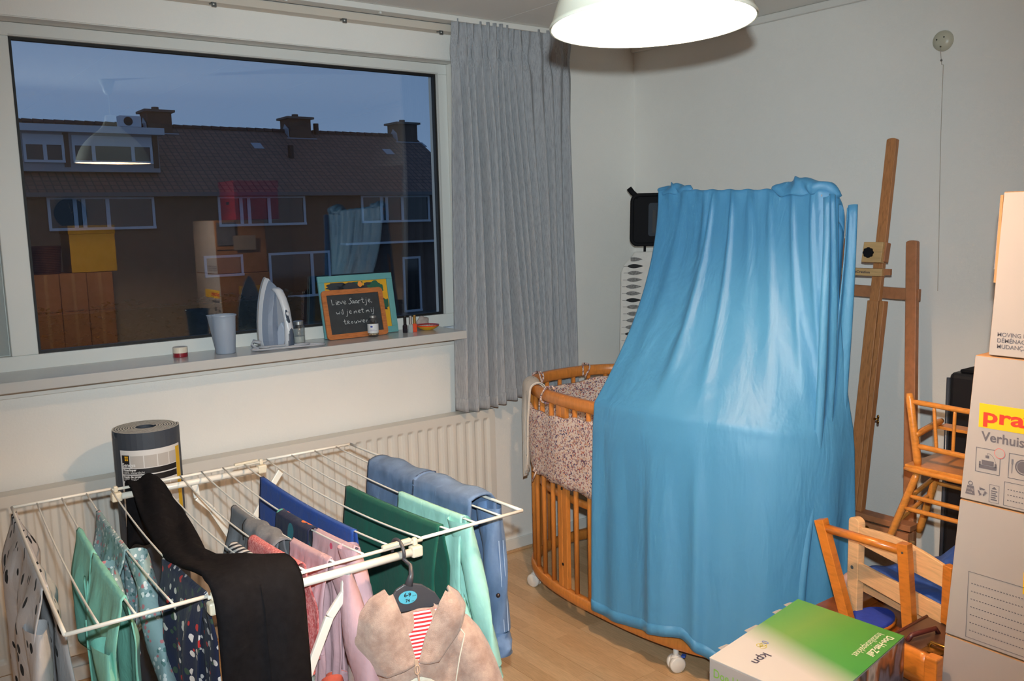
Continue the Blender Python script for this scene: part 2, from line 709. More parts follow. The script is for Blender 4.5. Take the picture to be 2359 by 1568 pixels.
# ------------------------------------------------------------------ curtain
def curtain_mat():
    T = NT('grey_woven_curtain')
    c = srgb(164, 166, 170)
    ns = T.n('ShaderNodeTexNoise', Scale=90.0, Detail=4.0)
    T.l(T.coord((6, 6, 0.25)), ns.inputs['Vector'])
    ns2 = T.n('ShaderNodeTexNoise', Scale=700.0, Detail=2.0)
    T.l(T.coord(), ns2.inputs['Vector'])
    ad = T.n('ShaderNodeMath', _operation='MULTIPLY_ADD')
    T.l(ns2.outputs['Fac'], ad.inputs[0])
    ad.inputs[1].default_value = 0.45
    ad.inputs[2].default_value = -0.22
    a2 = T.n('ShaderNodeMath', _operation='ADD')
    T.l(ns.outputs['Fac'], a2.inputs[0])
    T.l(ad.outputs[0], a2.inputs[1])
    T.l(T.ramp(a2.outputs[0], [(0.3, shade(c, 0.66)), (0.5, c), (0.72, shade(c, 1.2))]), T.p.inputs['Base Color'])
    T.p.inputs['Roughness'].default_value = 0.9
    T.p.inputs['Specular IOR Level'].default_value = 0.1
    return T.m

M_curt = curtain_mat()
cu = thing('curtain', (-0.88, -0.13, 0.78), 'grey woven pleated curtain hanging beside the window, hem above the radiator', 'curtain')
random.seed(4)
edges = [-1.205, -1.158, -1.118, -1.083, -1.045, -1.005, -0.972, -0.935, -0.90, -0.862, -0.82, -0.77, -0.71, -0.65, -0.59, -0.535]
bot = [-1.232, -1.19, -1.12, -1.06, -1.03, -0.955, -0.905, -0.86, -0.825, -0.79, -0.75, -0.715, -0.66, -0.62, -0.575, -0.530]
NSEG = 12

def curt(u, v):
    n = len(edges) - 1
    s = u * n
    i = min(n - 1, int(s))
    t = s - i
    x = lerp(lerp(edges[i], edges[i + 1], t), lerp(bot[i], bot[i + 1], t), smooth01((v - 0.06) / 0.94))
    z = lerp(2.488, 0.785 - 0.012 * math.sin(9 * u) + 0.02 * u, v)
    pinch = math.exp(-((v - 0.075) / 0.03) ** 2)
    amp = (0.010 + 0.026 * smooth01(v * 2.2)) * (1 - 0.55 * u * (1 if u > 0.6 else 0.3)) * (1 + 0.25 * math.sin(i * 2.3))
    y = -0.128 + amp * math.cos(2 * PI * t) - 0.012 * pinch * (1 if i % 2 else -1)
    y += 0.008 * math.sin(5 * v + 3.1 * u * 4)
    x += 0.010 * pinch * math.sin(2 * PI * t) + 0.006 * math.sin(4 * v + i * 1.7) * smooth01(v * 3)
    return (x, y, z)

MB().grid(curt, (len(edges) - 1) * NSEG + 1, 60).build('fabric', M_curt, cu, smooth=True, solid=0.003)
hem = MB().grid(lambda u, v: tuple(Vector(curt(u, lerp(0.966, 0.9995, v))) + Vector((0, -0.0035, 0))), (len(edges) - 1) * NSEG + 1, 4)
hem.build('hem', M_curt, cu, smooth=True, solid=0.003)

# ------------------------------------------------------------------ radiator
rad = thing('radiator', (-2.03, -0.1, 0.15), 'long white ribbed panel radiator under the window sill', 'radiator')
M_rad = pm('radiator_enamel', (212, 209, 202), 0.35, spec=0.4)
RX0, RX1, RZ0, RZ1, RY = -3.45, -1.022, 0.15, 0.762, -0.105
pitch = 0.0505
def radf(u, v):
    x = lerp(RX0, RX1, u)
    z = lerp(RZ0, RZ1, v)
    ph = ((x - RX0 - 0.03) / pitch) % 1.0
    edge = min(z - RZ0, RZ1 - z)
    a = smooth01((edge - 0.035) / 0.018)
    if x < RX0 + 0.03 or x > RX1 - 0.018:
        a = 0
    d = 1 - abs(2 * ph - 1)
    g = smooth01((d - 0.35) / 0.3)
    return (x, RY + 0.012 * g * a - 0.0, z)
nx = int((RX1 - RX0) / pitch * 14)
vs = [0, 0.01, 0.055, 0.06, 0.066, 0.072, 0.078, 0.085, 0.09, 0.5, 0.91, 0.915, 0.922, 0.928, 0.934, 0.94, 0.945, 0.99, 1]
b = MB()
b.grid(lambda u, v: radf(u, vs[round(v * (len(vs) - 1))]), nx, len(vs))
b.build('front_panel', M_rad, rad, smooth=True)
b = MB()
b.box((RX0, RY + 0.003, RZ1 - 0.012), (RX1, RY + 0.075, RZ1)).box((RX0, RY + 0.014, RZ0), (RX1, RY + 0.02, RZ1 - 0.012))
b.box((RX1 - 0.004, RY + 0.001, RZ0), (RX1, RY + 0.075, RZ1)).box((RX0, RY + 0.001, RZ0), (RX0 + 0.004, RY + 0.075, RZ1))
b.box((RX0, RY + 0.07, RZ0), (RX1, RY + 0.075, RZ1))
b.build('casing', M_rad, rad, bevel=0.002)
MB().tube([(RX1 + 0.0, RY + 0.03, 0.19), (RX1 + 0.018, RY + 0.03, 0.19), (RX1 + 0.03, RY + 0.03, 0.17), (RX1 + 0.03, RY + 0.04, 0.0)], 0.008, 8).build('pipe', M_rad, rad, smooth=True)
MB().cyl((RX1, RY + 0.035, 0.70), (RX1 + 0.008, RY + 0.035, 0.70), 0.007, n=10).build('vent_valve', M_clip, rad)
for X in (RX0 + 0.4, RX1 - 0.4):
    MB().box((X - 0.02, RY + 0.0755, 0.3), (X + 0.02, -0.0005, 0.65)).build('bracket', M_rad, rad)

# pull-cord switch on the right wall
ps = thing('pull_cord_switch', (0, -1.636, 2.25), 'round cream pull-cord switch high on the wall with thin hanging cord', 'switch')
M_cream = pm('cream_bakelite', (196, 192, 172), 0.35)
rx = Matrix.Rotation(-PI / 2, 3, 'Y')
MB().lathe([(0.038, 0.0005), (0.038, 0.006), (0.036, 0.014), (0.030, 0.022), (0.012, 0.026), (0.0005, 0.0265)], (0, -1.636, 2.258), 28, rx).build('body', M_cream, ps, smooth=True)
for yy, zz in ((-1.622, 2.262), (-1.649, 2.268)):
    MB().cyl((-0.0245, yy, zz), (-0.0262, yy, zz), 0.0028, n=8).build('screw', M_seal, ps)
MB().cyl((-0.018, -1.637, 2.235), (-0.026, -1.637, 2.235), 0.003, n=8).build('cord_hole', M_seal, ps)
cpts = [(-0.026, -1.637, 2.235), (-0.026, -1.641, 2.2), (-0.022, -1.643, 2.17)] + [(-0.012 - 0.004 * math.sin(t * 5), -1.644 - 0.012 * t, 2.17 - t * 0.85) for t in [k / 12 for k in range(13)]]
MB().tube(cpts, 0.0011, 5).build('cord', pm('cord_beige', (176, 164, 150), 0.8), ps)
MB().ball((-0.024, -1.642, 2.185), 0.004, 6).build('knot', pm('cord_knot', (110, 104, 96), 0.8), ps)

# ------------------------------------------------------------------ pendant lamp
LC = Vector((-2.031, -2.098, 2.019))
lamp = thing('pendant_lamp', (LC.x, LC.y, H), 'white bell-shaped metal pendant lamp, lit, hanging from the ceiling', 'lamp')
horiz = Vector((FWD.x, FWD.y, 0)).normalized()
side = Vector((RIGHT.x, RIGHT.y, 0)).normalized()
tilt = Matrix.Rotation(math.radians(-1.7), 3, side) @ Matrix.Rotation(math.radians(-1.2), 3, horiz)
prof = [(0.2075, 0.0), (0.2085, 0.004), (0.2065, 0.008), (0.2035, 0.012), (0.196, 0.034), (0.184, 0.066), (0.164, 0.1), (0.136, 0.134), (0.104, 0.163), (0.07, 0.19), (0.047, 0.216), (0.034, 0.245), (0.03, 0.275), (0.008, 0.279)]
M_lo = pm('white_lamp_enamel', (222, 222, 206), 0.35, spec=0.5)
M_li = pm('white_lamp_inside', (250, 248, 242), 0.6)
MB().lathe(prof, LC, 64, tilt).build('shade', M_lo, lamp, smooth=True)
inner = [(r - 0.0035, z + 0.0002) if r > 0.05 else (r - 0.004, z) for r, z in prof[:12]]
MB().lathe(inner + [(0.002, 0.24)], LC, 64, tilt).build('shade_lining', M_li, lamp, smooth=True)
top = LC + tilt @ Vector((0, 0, 0.277))
MB().tube([top, top.lerp(Vector((LC.x, LC.y, H)), 0.4), (LC.x, LC.y, H - 0.05)], 0.003, 6).build('cord', M_lo, lamp)
MB().lathe([(0.014, -0.085), (0.022, -0.07), (0.045, -0.004), (0.045, -0.0005)], (LC.x, LC.y, H), 24, capb=True).build('ceiling_cup', M_lo, lamp, smooth=True)
bulb_c = LC + tilt @ Vector((0, 0, 0.150))
T = NT('bulb_glow')
T.p.inputs['Base Color'].default_value = (1, 1, 1, 1)
T.p.inputs['Emission Color'].default_value = (1.0, 0.66, 0.36, 1)
T.p.inputs['Emission Strength'].default_value = 60.0
MB().lathe([(0.002, -0.032), (0.02, -0.026), (0.031, -0.006), (0.03, 0.012), (0.02, 0.035), (0.014, 0.05), (0.013, 0.06)], bulb_c, 20, tilt, capt=True).build('bulb', T.m, lamp, smooth=True)
MB().cyl(bulb_c + tilt @ Vector((0, 0, 0.06)), LC + tilt @ Vector((0, 0, 0.243)), 0.018, n=16).build('socket', M_lo, lamp)
ll = bpy.data.lights.new('lamp_light', 'POINT')
ll.energy = 70.0
ll.color = (1.0, 0.64, 0.37)
ll.shadow_soft_size = 0.03
llo = bpy.data.objects.new('lamp_light', ll)
COL.objects.link(llo)
llo.location = bulb_c - Vector((0, 0, 0.045))
# ------------------------------------------------------------------ across the street
M_brick = pm('house_brick', (92, 74, 64), 0.9, var=0.2, vscale=3.0)
M_hframe = pm('house_white_frame', (196, 200, 206), 0.6)
M_hglass = pm('house_dark_pane', (20, 22, 26), 0.08, spec=0.6)
M_flash = pm('chimney_lead', (150, 160, 170), 0.5)
M_fasc = pm('dormer_cladding', (150, 152, 156), 0.6)

def roof_mat():
    T = NT('clay_roof_tiles')
    br = T.n('ShaderNodeTexBrick', Scale=1.0)
    br.inputs['Brick Width'].default_value = 0.26
    br.inputs['Row Height'].default_value = 0.30
    br.inputs['Mortar Size'].default_value = 0.025
    br.inputs['Color1'].default_value = srgb(124, 96, 84)
    br.inputs['Color2'].default_value = srgb(108, 84, 74)
    br.inputs['Mortar'].default_value = srgb(72, 60, 58)
    br.offset = 0.0
    T.l(T.coord(rot=(0, 0, 0)), br.inputs['Vector'])
    T.l(br.outputs['Color'], T.p.inputs['Base Color'])
    T.bump(br.outputs['Fac'], 0.6, 0.05)
    T.p.inputs['Roughness'].default_value = 0.85
    return T.m

M_roof = roof_mat()
EV, RG, FYH, RYH, GZ = 2.86, 5.52, 30.0, 34.5, -2.3

def S(X, z, Y):
    k = (Y - CAM.y) / (30.0 - CAM.y)
    return (CAM.x + (X - CAM.x) * k, Y, CAM.z + (z - CAM.z) * k)

def ext_window(house, x0, x1, z0, z1, splits, y=FYH, fr=0.09, name='window', flat=False):
    mb = MB()
    xs = [x0] + splits + [x1]
    mb.box((x0 - fr, y - 0.06, z1), (x1 + fr, y + 0.02, z1 + fr)).box((x0 - fr, y - 0.10, z0 - fr), (x1 + fr, y + 0.02, z0))
    for k, xx in enumerate(xs):
        w = fr if 0 < k < len(xs) - 1 else fr
        a, b = (xx - w, xx) if k == 0 else ((xx, xx + w) if k == len(xs) - 1 else (xx - w * 0.7, xx + w * 0.7))
        mb.box((a, y - 0.06, z0), (b, y + 0.02, z1))
    w = mb.build(name, M_hframe, house)
    for k in range(len(xs) - 1):
        MB().box((xs[k], y - 0.012, z0), (xs[k + 1], y - 0.004, z1)).build('pane', M_hglass, house if flat else w)
    return w

def house(x0, x1, label, gable=False):
    h = thing('row_house', ((x0 + x1) / 2, FYH, GZ), label, 'house', 'terraced houses across the street')
    MB().box((x0, FYH, GZ), (x1, FYH + 9, EV)).build('wall', M_brick, h)
    sl = Vector((0, RYH - FYH, RG - EV))
    L = sl.length
    ang = math.atan2(RG - EV, RYH - FYH)
    o = MB().box((x0, -0.35, 0), (x1 + (0.12 if gable else 0), L, 0.10)).build('roof', M_roof)
    o.parent = h
    o.rotation_euler = (ang, 0, 0)
    o.location = Vector((0, FYH, EV)) - h.location
    MB().prism([(x0 + 0.002, FYH + 0.02, EV), (x0 + 0.002, RYH, RG), (x0 + 0.002, FYH + 9, EV)], (x1 - x0 - 0.004, 0, 0)).build('attic', M_brick, h)
    MB().box((x0, RYH, RG - 2.2), (x1, RYH + 0.12, RG + 0.06)).build('ridge_back', M_brick, h)
    n = int((x1 - x0) / 0.36)
    r = MB()
    for k in range(n):
        a = x0 + (x1 - x0) * k / n
        r.cyl((a, RYH, RG + 0.10), (a + (x1 - x0) / n * 0.93, RYH, RG + 0.10), 0.13, 0.11, 8)
    r.build('ridge_tiles', pm('ridge_tile', (70, 55, 52), 0.9), h, kind='stuff')
    MB().box((x0, FYH - 0.42, EV - 0.16), (x1, FYH - 0.28, EV - 0.02)).build('gutter', pm('zinc_gutter', (90, 92, 96), 0.5), h)
    return h

def chimney(h, xc, w=0.95, zt=6.15):
    a, b = xc - w / 2, xc + w / 2
    c = MB().box((a, RYH - 0.5, RG - 0.9), (b, RYH + 0.5, zt)).build('chimney', M_brick, h)
    MB().box((a - 0.12, RYH - 0.62, zt), (b + 0.12, RYH + 0.62, zt + 0.09)).build('cap', pm('concrete_cap', (92, 88, 84), 0.8), c)
    MB().cyl((xc, RYH, zt + 0.09), (xc, RYH, zt + 0.24), 0.14, n=10).build('flue', M_brick, c)
    MB().prism([(a - 0.15, RYH - 0.52, RG - 0.22), (b + 0.22, RYH - 0.52, RG - 0.22), (b + 0.35, RYH - 0.75, RG - 0.42), (a - 0.2, RYH - 0.75, RG - 0.42)], (0, -0.02, 0.03)).build('flashing', M_flash, c)
    MB().prism([(a - 0.03, RYH - 0.5, RG - 0.2), (a - 0.03, RYH + 0.2, RG + 0.1), (a - 0.03, RYH - 0.1, RG + 0.42), (a - 0.03, RYH - 0.45, RG + 0.2)], (-0.03, 0, 0)).build('soaker', M_flash, c)

hA = house(-4.0, 6.5, 'brick row house with wide flat dormer on its roof, across the street')
hB = house(6.502, 12.6, 'middle brick row house with plain tiled roof across the street')
hC = house(12.602, 19.3, 'end-of-row brick house with gable and door across the street', True)
chimney(hB, 7.35)
chimney(hC, 13.32, 1.0)
chimney(hC, 18.75, 1.05)
ext_window(hA, 2.42, 5.70, 1.66, 2.62, [3.18, 3.45, 4.22])
ext_window(hB, 8.16, 11.46, 1.66, 2.62, [8.95, 9.25, 10.05])
ext_window(hC, 14.1, 17.22, 1.66, 2.62, [14.95, 15.2, 15.95])
ext_window(hB, 7.5, 8.8, -0.2, 0.42, [])
ext_window(hB, 10.0, 13.0 - 0.6, -1.2, 0.42, [11.7])
ext_window(hC, 15.95, 16.65, -2.2, 0.0, [], name='door_frame')
MB().box((13.0, FYH - 0.5, 0.70), (18.8, FYH - 0.002, 0.78)).build('canopy', M_hframe, hC)
# roof windows and vents
def on_roof(X, s):
    return Vector((X, FYH + (RYH - FYH) * s, EV + (RG - EV) * s + 0.11))
for h, X, s in ((hB, 11.0, 0.66), (hC, 17.1, 0.62)):
    p = on_roof(X, s)
    d = Vector((0, RYH - FYH, RG - EV)).normalized()
    MB().bar(p, p + d * 0.5, 0.42, 0.06, (0, -0.5, 1)).build('skylight', M_flash, h)
for h, X, s, hh in ((hB, 12.1, 0.52, 0.5), (hC, 14.25, 0.98, 0.45)):
    p = on_roof(X, s)
    MB().cyl(p - Vector((0, 0, 0.1)), p + Vector((0, 0, hh)), 0.12, n=10).build('vent_pipe', M_seal, h)
# dormer on the first house
DY = 30.7
def SB(mb, X0, z0, X1, z1, dy0, dy1, y=DY):
    a = S(X0, z0, y)
    b = S(X1, z1, y)
    return mb.box((a[0], y + dy0, a[2]), (b[0], y + dy1, b[2]))
d = SB(MB(), -3.0, 3.55, 6.1, 4.92, 0.0, 3.8).build('dormer', M_fasc, hA)
SB(MB(), -3.2, 4.84, 6.24, 5.07, -0.35, 3.9).build('fascia', M_hframe, d)
for X0, X1, sp in ((1.86, 2.93, [2.42]), (3.34, 5.78, [3.92, 5.2]), (-2.2, 0.9, [-0.8])):
    p0, p1 = S(X0, 3.92, DY), S(X1, 4.42, DY)
    w = ext_window(d, p0[0], p1[0], p0[2], p1[2], [S(q, 4, DY)[0] for q in sp], DY, 0.085, flat=True)
    w.name = 'window'
    SB(MB(), X0 - 0.08, 4.46, X1 + 0.08, 4.76, -0.05, 0.0).build('shutter_box', M_hframe, d)
for X in (3.10, 6.0):
    SB(MB(), X - 0.11, 3.7, X + 0.07, 4.84, -0.03, 0.0).build('pier', M_brick, d)
# outdoor air-conditioning unit on the dormer roof
p0, p1 = S(4.80, 5.09, 31.0), S(5.52, 5.47, 31.0)
ac = thing('air_conditioner', (p0[0], 31.0, p0[2]), 'white air-conditioning unit on the flat dormer roof across the street', 'air conditioner')
zb = S(0, 5.07, DY)[2]
MB().box((p0[0], 30.8, p0[2]), (p1[0], 31.2, p1[2])).build('casing', M_hframe, ac, bevel=0.02)
cx = p0[0] + (p1[0] - p0[0]) * 0.40
cz = (p0[2] + p1[2]) / 2
MB().lathe([(0.001, 0.0), (0.155, 0.0)], (cx, 30.795, cz), 20, Matrix.Rotation(PI / 2, 3, 'X')).build('fan_grille', M_seal, ac)
for X in (p0[0] + 0.06, p1[0] - 0.12):
    MB().box((X, 30.8, zb), (X + 0.06, 31.2, p0[2])).build('foot', M_seal, ac)

ground = struct(MB().box((-40, 0.26, GZ - 0.2), (60, 80, GZ)).build('ground', pm('street_paving', (84, 80, 78), 0.9, var=0.2, vscale=2)))

# bare trees behind the roofs
random.seed(8)
def bare_tree(x, y, z0, h, label):
    t = thing('bare_tree', (x, y, GZ), label, 'tree', 'bare trees behind the roofs')
    mb = MB()
    mb.tube([(x, y, GZ), (x + 0.1, y, z0 * 0.5), (x, y, z0)], [0.14, 0.1, 0.06], 6)
    mb.build('trunk', pm('bark', (50, 44, 40), 0.9), t)
    tw = MB()
    for k in range(34):
        a = random.uniform(0, 2 * PI)
        p = Vector((x, y, z0 - random.uniform(0, 0.8)))
        q = p + Vector((math.cos(a) * random.uniform(0.2, 1.0), math.sin(a) * 0.5, random.uniform(0.3, h)))
        q2 = q + Vector((random.uniform(-.3, .3), 0, random.uniform(0.1, 0.4)))
        tw.tube([p, p.lerp(q, 0.5) + Vector((0, 0, 0.1)), q, q2], [0.03, 0.02, 0.012, 0.005], 4)
    tw.build('twigs', pm('bark', (50, 44, 40)), t, kind='stuff')
bare_tree(14.1, 42.0, 5.6, 0.75, 'bare twiggy tree top showing behind the ridge beside the middle chimney')
bare_tree(1.6, 41.5, 5.3, 0.9, 'bare twiggy tree top showing behind the flat dormer')
# clipped hedge across the street
def hedge():
    random.seed(3)
    mb = MB()
    for k in range(2600):
        x = random.uniform(0.5, 9.5)
        y = random.uniform(26.0, 26.8)
        z = random.uniform(GZ, -0.75 + 0.12 * math.sin(x * 2.1))
        s = random.uniform(0.05, 0.12)
        a = random.uniform(0, PI)
        d1 = Vector((math.cos(a), math.sin(a), random.uniform(-.6, .6))) * s
        d2 = Vector((-math.sin(a), math.cos(a), random.uniform(-.6, .6))) * s * 0.6
        p = Vector((x, y, z))
        mb.add([p - d1, p + d2, p + d1, p - d2], [(0, 1, 2, 3)])
    mb.box((0.5, 26.2, GZ), (9.5, 26.6, -0.95))
    o = mb.build('hedge', pm('hedge_leaves', (44, 52, 40), 0.8, var=0.3, vscale=5), recalc=False)
    tag(o, 'dark clipped hedge in front of the row houses', 'hedge')
hedge()
# ------------------------------------------------------------------ oval crib
CX, CY, CA, CB, CN = -0.737, -0.960, 0.692, 0.412, 2.586

def oval(t, off=0.0):
    """point on the crib's oval; t in radians, 0 = towards the right wall, pi/2 = towards the window wall"""
    c, s = math.cos(t), math.sin(t)
    x = (CB + off) * math.copysign(abs(c) ** (2 / CN), c)
    y = (CA + off) * math.copysign(abs(s) ** (2 / CN), s)
    return CX + x, CY + y

# even spacing along the oval
_N = 1440
_pts = [oval(2 * PI * k / _N) for k in range(_N + 1)]
_cum = [0.0]
for k in range(_N):
    _cum.append(_cum[-1] + math.dist(_pts[k], _pts[k + 1]))
PERI = _cum[-1]

def arc_t(s):
    s = (s % 1.0) * PERI
    lo, hi = 0, _N
    while hi - lo > 1:
        m = (lo + hi) // 2
        if _cum[m] <= s:
            lo = m
        else:
            hi = m
    return 2 * PI * (lo + (s - _cum[lo]) / max(1e-9, _cum[lo + 1] - _cum[lo])) / _N

def oval_s(s, off=0.0):
    t = arc_t(s)
    x, y = oval(t)
    x2, y2 = oval(t + 0.004)
    d = Vector((x2 - x, y2 - y, 0)).normalized()
    n = Vector((d.y, -d.x, 0))
    return Vector((x, y, 0)) + n * off, d, n

M_crib = wood('honey_beech', (205, 128, 58), 0.86, (6, 6, 1.0), 16, 0.35, 0.25)
crib = thing('crib', (CX, CY, 0), 'oval honey-coloured wooden baby crib on castors, half under blue satin', 'crib')

def ring(zc, w, h, off=0.0, n=160, rnd=0.3):
    mb = MB()
    sec = []
    for k in range(10):
        a = 2 * PI * k / 10
        c, s = math.cos(a), math.sin(a)
        sec.append((w / 2 * math.copysign(abs(c) ** 0.6, c), h / 2 * math.copysign(abs(s) ** 0.6, s)))
    vs, fs = [], []
    for i in range(n):
        p, d, nn = oval_s(i / n, off)
        for a, b in sec:
            vs.append(p + nn * a + Vector((0, 0, zc + b)))
    m = len(sec)
    for i in range(n):
        j = (i + 1) % n
        for k in range(m):
            l = (k + 1) % m
            fs.append((i * m + k, i * m + l, j * m + l, j * m + k))
    return mb.add(vs, fs)

ring(0.913, 0.034, 0.050).build('top_rail', M_crib, crib, smooth=True)
ring(0.106, 0.036, 0.048).build('base_rail', M_crib, crib, smooth=True)
ring(0.50, 0.022, 0.030, -0.03).build('mattress_support', M_crib, crib, smooth=True)
# spindles, in groups between flat double stiles
M_scr = pm('black_screw', (25, 24, 24), 0.4)
n_sp = 44
for k in range(n_sp):
    s = (k + 0.3) / n_sp
    p, d, nn = oval_s(s)
    if k % 6 == 1:
        mb = MB()
        for sd in (-1, 1):
            a = p + d * 0.017 * sd
            mb.bar(a + Vector((0, 0, 0.13)), a + Vector((0, 0, 0.893)), 0.031, 0.020, nn)
        o = mb.build('stile', M_crib, crib, bevel=0.003)
        for z in (0.23, 0.55):
            q = p + nn * 0.0102 + d * 0.002 + Vector((0, 0, z))
            MB().cyl(q, q + nn * 0.0018, 0.0065, n=12).build('screw', M_scr, o)
    else:
        MB().cyl(p + Vector((0, 0, 0.13)), p + Vector((0, 0, 0.891)), 0.0102, n=12).build('spindle', M_crib, crib, smooth=True)
# castors
M_cast = pm('white_castor', (222, 220, 214), 0.4)
M_brk = pm('blue_brake', (60, 96, 186), 0.4)
for s in (0.345, 0.60, 0.155, 0.845):
    p, d, nn = oval_s(s, 0.004)
    c = MB()
    c.cyl(p + Vector((0, 0, 0.083)), p + Vector((0, 0, 0.05)), 0.010, n=10)
    ax = (d * 0.8 + nn * 0.6).normalized()
    for sd in (-1, 1):
        w = p + ax * 0.013 * sd + Vector((0, 0, 0.030))
        c.tube([w - ax * 0.010, w - ax * 0.007, w + ax * 0.007, w + ax * 0.010], [0.026, 0.0298, 0.0298, 0.026], 20)
    c.ball(p + Vector((0, 0, 0.044)), 0.022, 8)
    o = c.build('castor', M_cast, crib, smooth=True)
    q = p - ax.cross(Vector((0, 0, 1))) * 0.030 + Vector((0, 0, 0.052))
    MB().obox(q, (0.022, 0.016, 0.007), Matrix.Rotation(0.5, 3, 'Z')).build('brake', M_brk, o, bevel=0.002)
# canopy posts and bar that carry the cloth
MB().tube([(-0.79, -1.03, 0.62), (-0.79, -1.03, 1.66), (-0.838, -1.03, 1.705)], 0.009, 10).build('canopy_post', M_crib, crib, smooth=True)
MB().tube([(-0.79, -1.66, 0.62), (-0.79, -1.66, 1.64), (-0.838, -1.66, 1.689)], 0.009, 10).build('canopy_post', M_crib, crib, smooth=True)
MB().tube([(-0.838, -0.99, 1.707), (-0.838, -1.70, 1.687)], 0.009, 10).build('canopy_bar', M_crib, crib, smooth=True)
# mattress
mb = MB()
ms = [(oval_s(i / 72, -0.055)[0]) for i in range(72)]
mb.prism([p + Vector((0, 0, 0.516)) for p in ms], (0, 0, 0.10))
tag(mb.build('crib_mattress', cloth('white_cotton', (214, 208, 200)), bevel=0.02, seg=3), 'white oval mattress inside the crib', 'mattress')

# bumper tied round the bars
def bumper_mat():
    T = NT('tiny_floral_print')
    v = T.n('ShaderNodeTexVoronoi', Scale=190.0)
    T.l(T.coord(), v.inputs['Vector'])
    sep = T.n('ShaderNodeSeparateColor')
    T.l(v.outputs['Color'], sep.inputs[0])
    c = T.ramp(sep.outputs[0], [(0, srgb(216, 200, 192)), (0.36, srgb(160, 128, 130)), (0.52, srgb(218, 200, 188)), (0.70, srgb(96, 84, 108)), (0.80, srgb(206, 168, 140)), (0.92, srgb(176, 104, 98))], 'CONSTANT')
    T.l(c, T.p.inputs['Base Color'])
    weave(T, 500, 0.2)
    return T.m
M_bump = bumper_mat()
bump = thing('crib_bumper', (CX, CY, 0.55), 'tiny-flowered padded fabric bumper tied around the crib bars', 'bumper')

def bump_grid(s0, s1, off, z0, z1, wob):
    def fn(u, v):
        s = lerp(s0, s1, u)
        p, d, nn = oval_s(s, off + 0.006 * math.sin(v * PI) + wob * math.sin(u * 17) * 0.3)
        zt = z1(u)
        zb = z0(u)
        return p + Vector((0, 0, lerp(zb, zt, v) + 0.004 * math.sin(u * 31 + v)))
    return MB().grid(fn, 60, 12)

# outside the bars on the room side
bump_grid(0.362, 0.53, 0.020, lambda u: 0.572 - 0.01 * u + (0.05 * max(0, 0.12 - u) / 0.12), lambda u: 0.852 - 0.012 * math.sin(u * 6), 0.01).build('outer_panel', M_bump, bump, smooth=True, solid=0.012)
# inside the bars on the far side
bump_grid(0.02, 0.31, -0.022, lambda u: 0.625, lambda u: 0.872 - 0.012 * math.sin(u * 9), 0.01).build('inner_panel', M_bump, bump, smooth=True, solid=0.012)

def tie(s, z0, side=1):
    p, d, nn = oval_s(s)
    loop = []
    for k in range(14):
        a = 2 * PI * k / 13
        loop.append(p + nn * 0.026 * math.cos(a) + d * 0.012 * math.sin(2 * a) + Vector((0, 0, z0 + 0.034 * math.sin(a))))
    mb = MB().tube(loop, 0.0042, 6)
    mb.tube([loop[3], loop[3] + d * 0.02 - nn * 0.02 + Vector((0, 0, 0.006)), loop[3] - nn * 0.04 + d * 0.03 + Vector((0, 0, -0.05))], 0.004, 6)
    mb.build('tie', M_bump, bump, smooth=True)
for s in (0.405, 0.215, 0.30):
    tie(s, 0.913)
p, d, nn = oval_s(0.385, 0.024)
MB().tube([p + Vector((0, 0, 0.60)), p + nn * 0.012 + Vector((0, 0, 0.575)), p + d * 0.02 + nn * 0.006 + Vector((0, 0, 0.58)), p - d * 0.03 + nn * 0.006 + Vector((0, 0, 0.52))], 0.004, 6).build('tie', M_bump, bump, smooth=True)

# muslin over the end rail
ps0, d0, n0 = oval_s(0.355)
mus = thing('muslin_cloth', tuple(ps0 + Vector((0, 0, 0.62))), 'off-white muslin cloth with tiny dark motifs over the end rail of the crib', 'cloth')
M_mus = spots('muslin_print', (214, 206, 196), [(60, 56, 56), (90, 84, 84)], 60.0, 0.16, keep=0.16)

def mus_fn(layer):
    def fn(u, v):
        s = lerp(0.335, 0.378, u) + 0.002 * layer
        p, d, nn = oval_s(s)
        Lin, Lout = 0.10, 0.44 - 0.05 * u + 0.02 * layer
        r = 0.031 + 0.006 * layer
        c = lerp(-Lin, Lout, v)
        half = PI * r / 2
        if abs(c) < half:
            a = c / r
            q = p + nn * r * math.sin(a) + Vector((0, 0, 0.913 + r * math.cos(a)))
        else:
            sg = 1 if c > 0 else -1
            h = abs(c) - half
            q = p + nn * sg * (r + 0.006 * math.sin(u * 14 + layer) * min(1, h * 8)) + Vector((0, 0, 0.913 - h))
            q += d * (0.5 - u) * 0.25 * h * (1 if c > 0 else 0)
        return q
    return fn
MB().grid(mus_fn(0), 26, 44).build('under_layer', M_mus, mus, smooth=True, solid=0.004)
MB().grid(mus_fn(1), 26, 44).build('top_layer', M_mus, mus, smooth=True, solid=0.004)
p, d, nn = oval_s(0.378, 0.05)
MB().obox(p + Vector((0, 0, 0.585)), (0.022, 0.004, 0.018), Matrix.Rotation(0.9, 3, 'Z')).build('care_label', cloth('grey_label', (150, 140, 134)), mus)

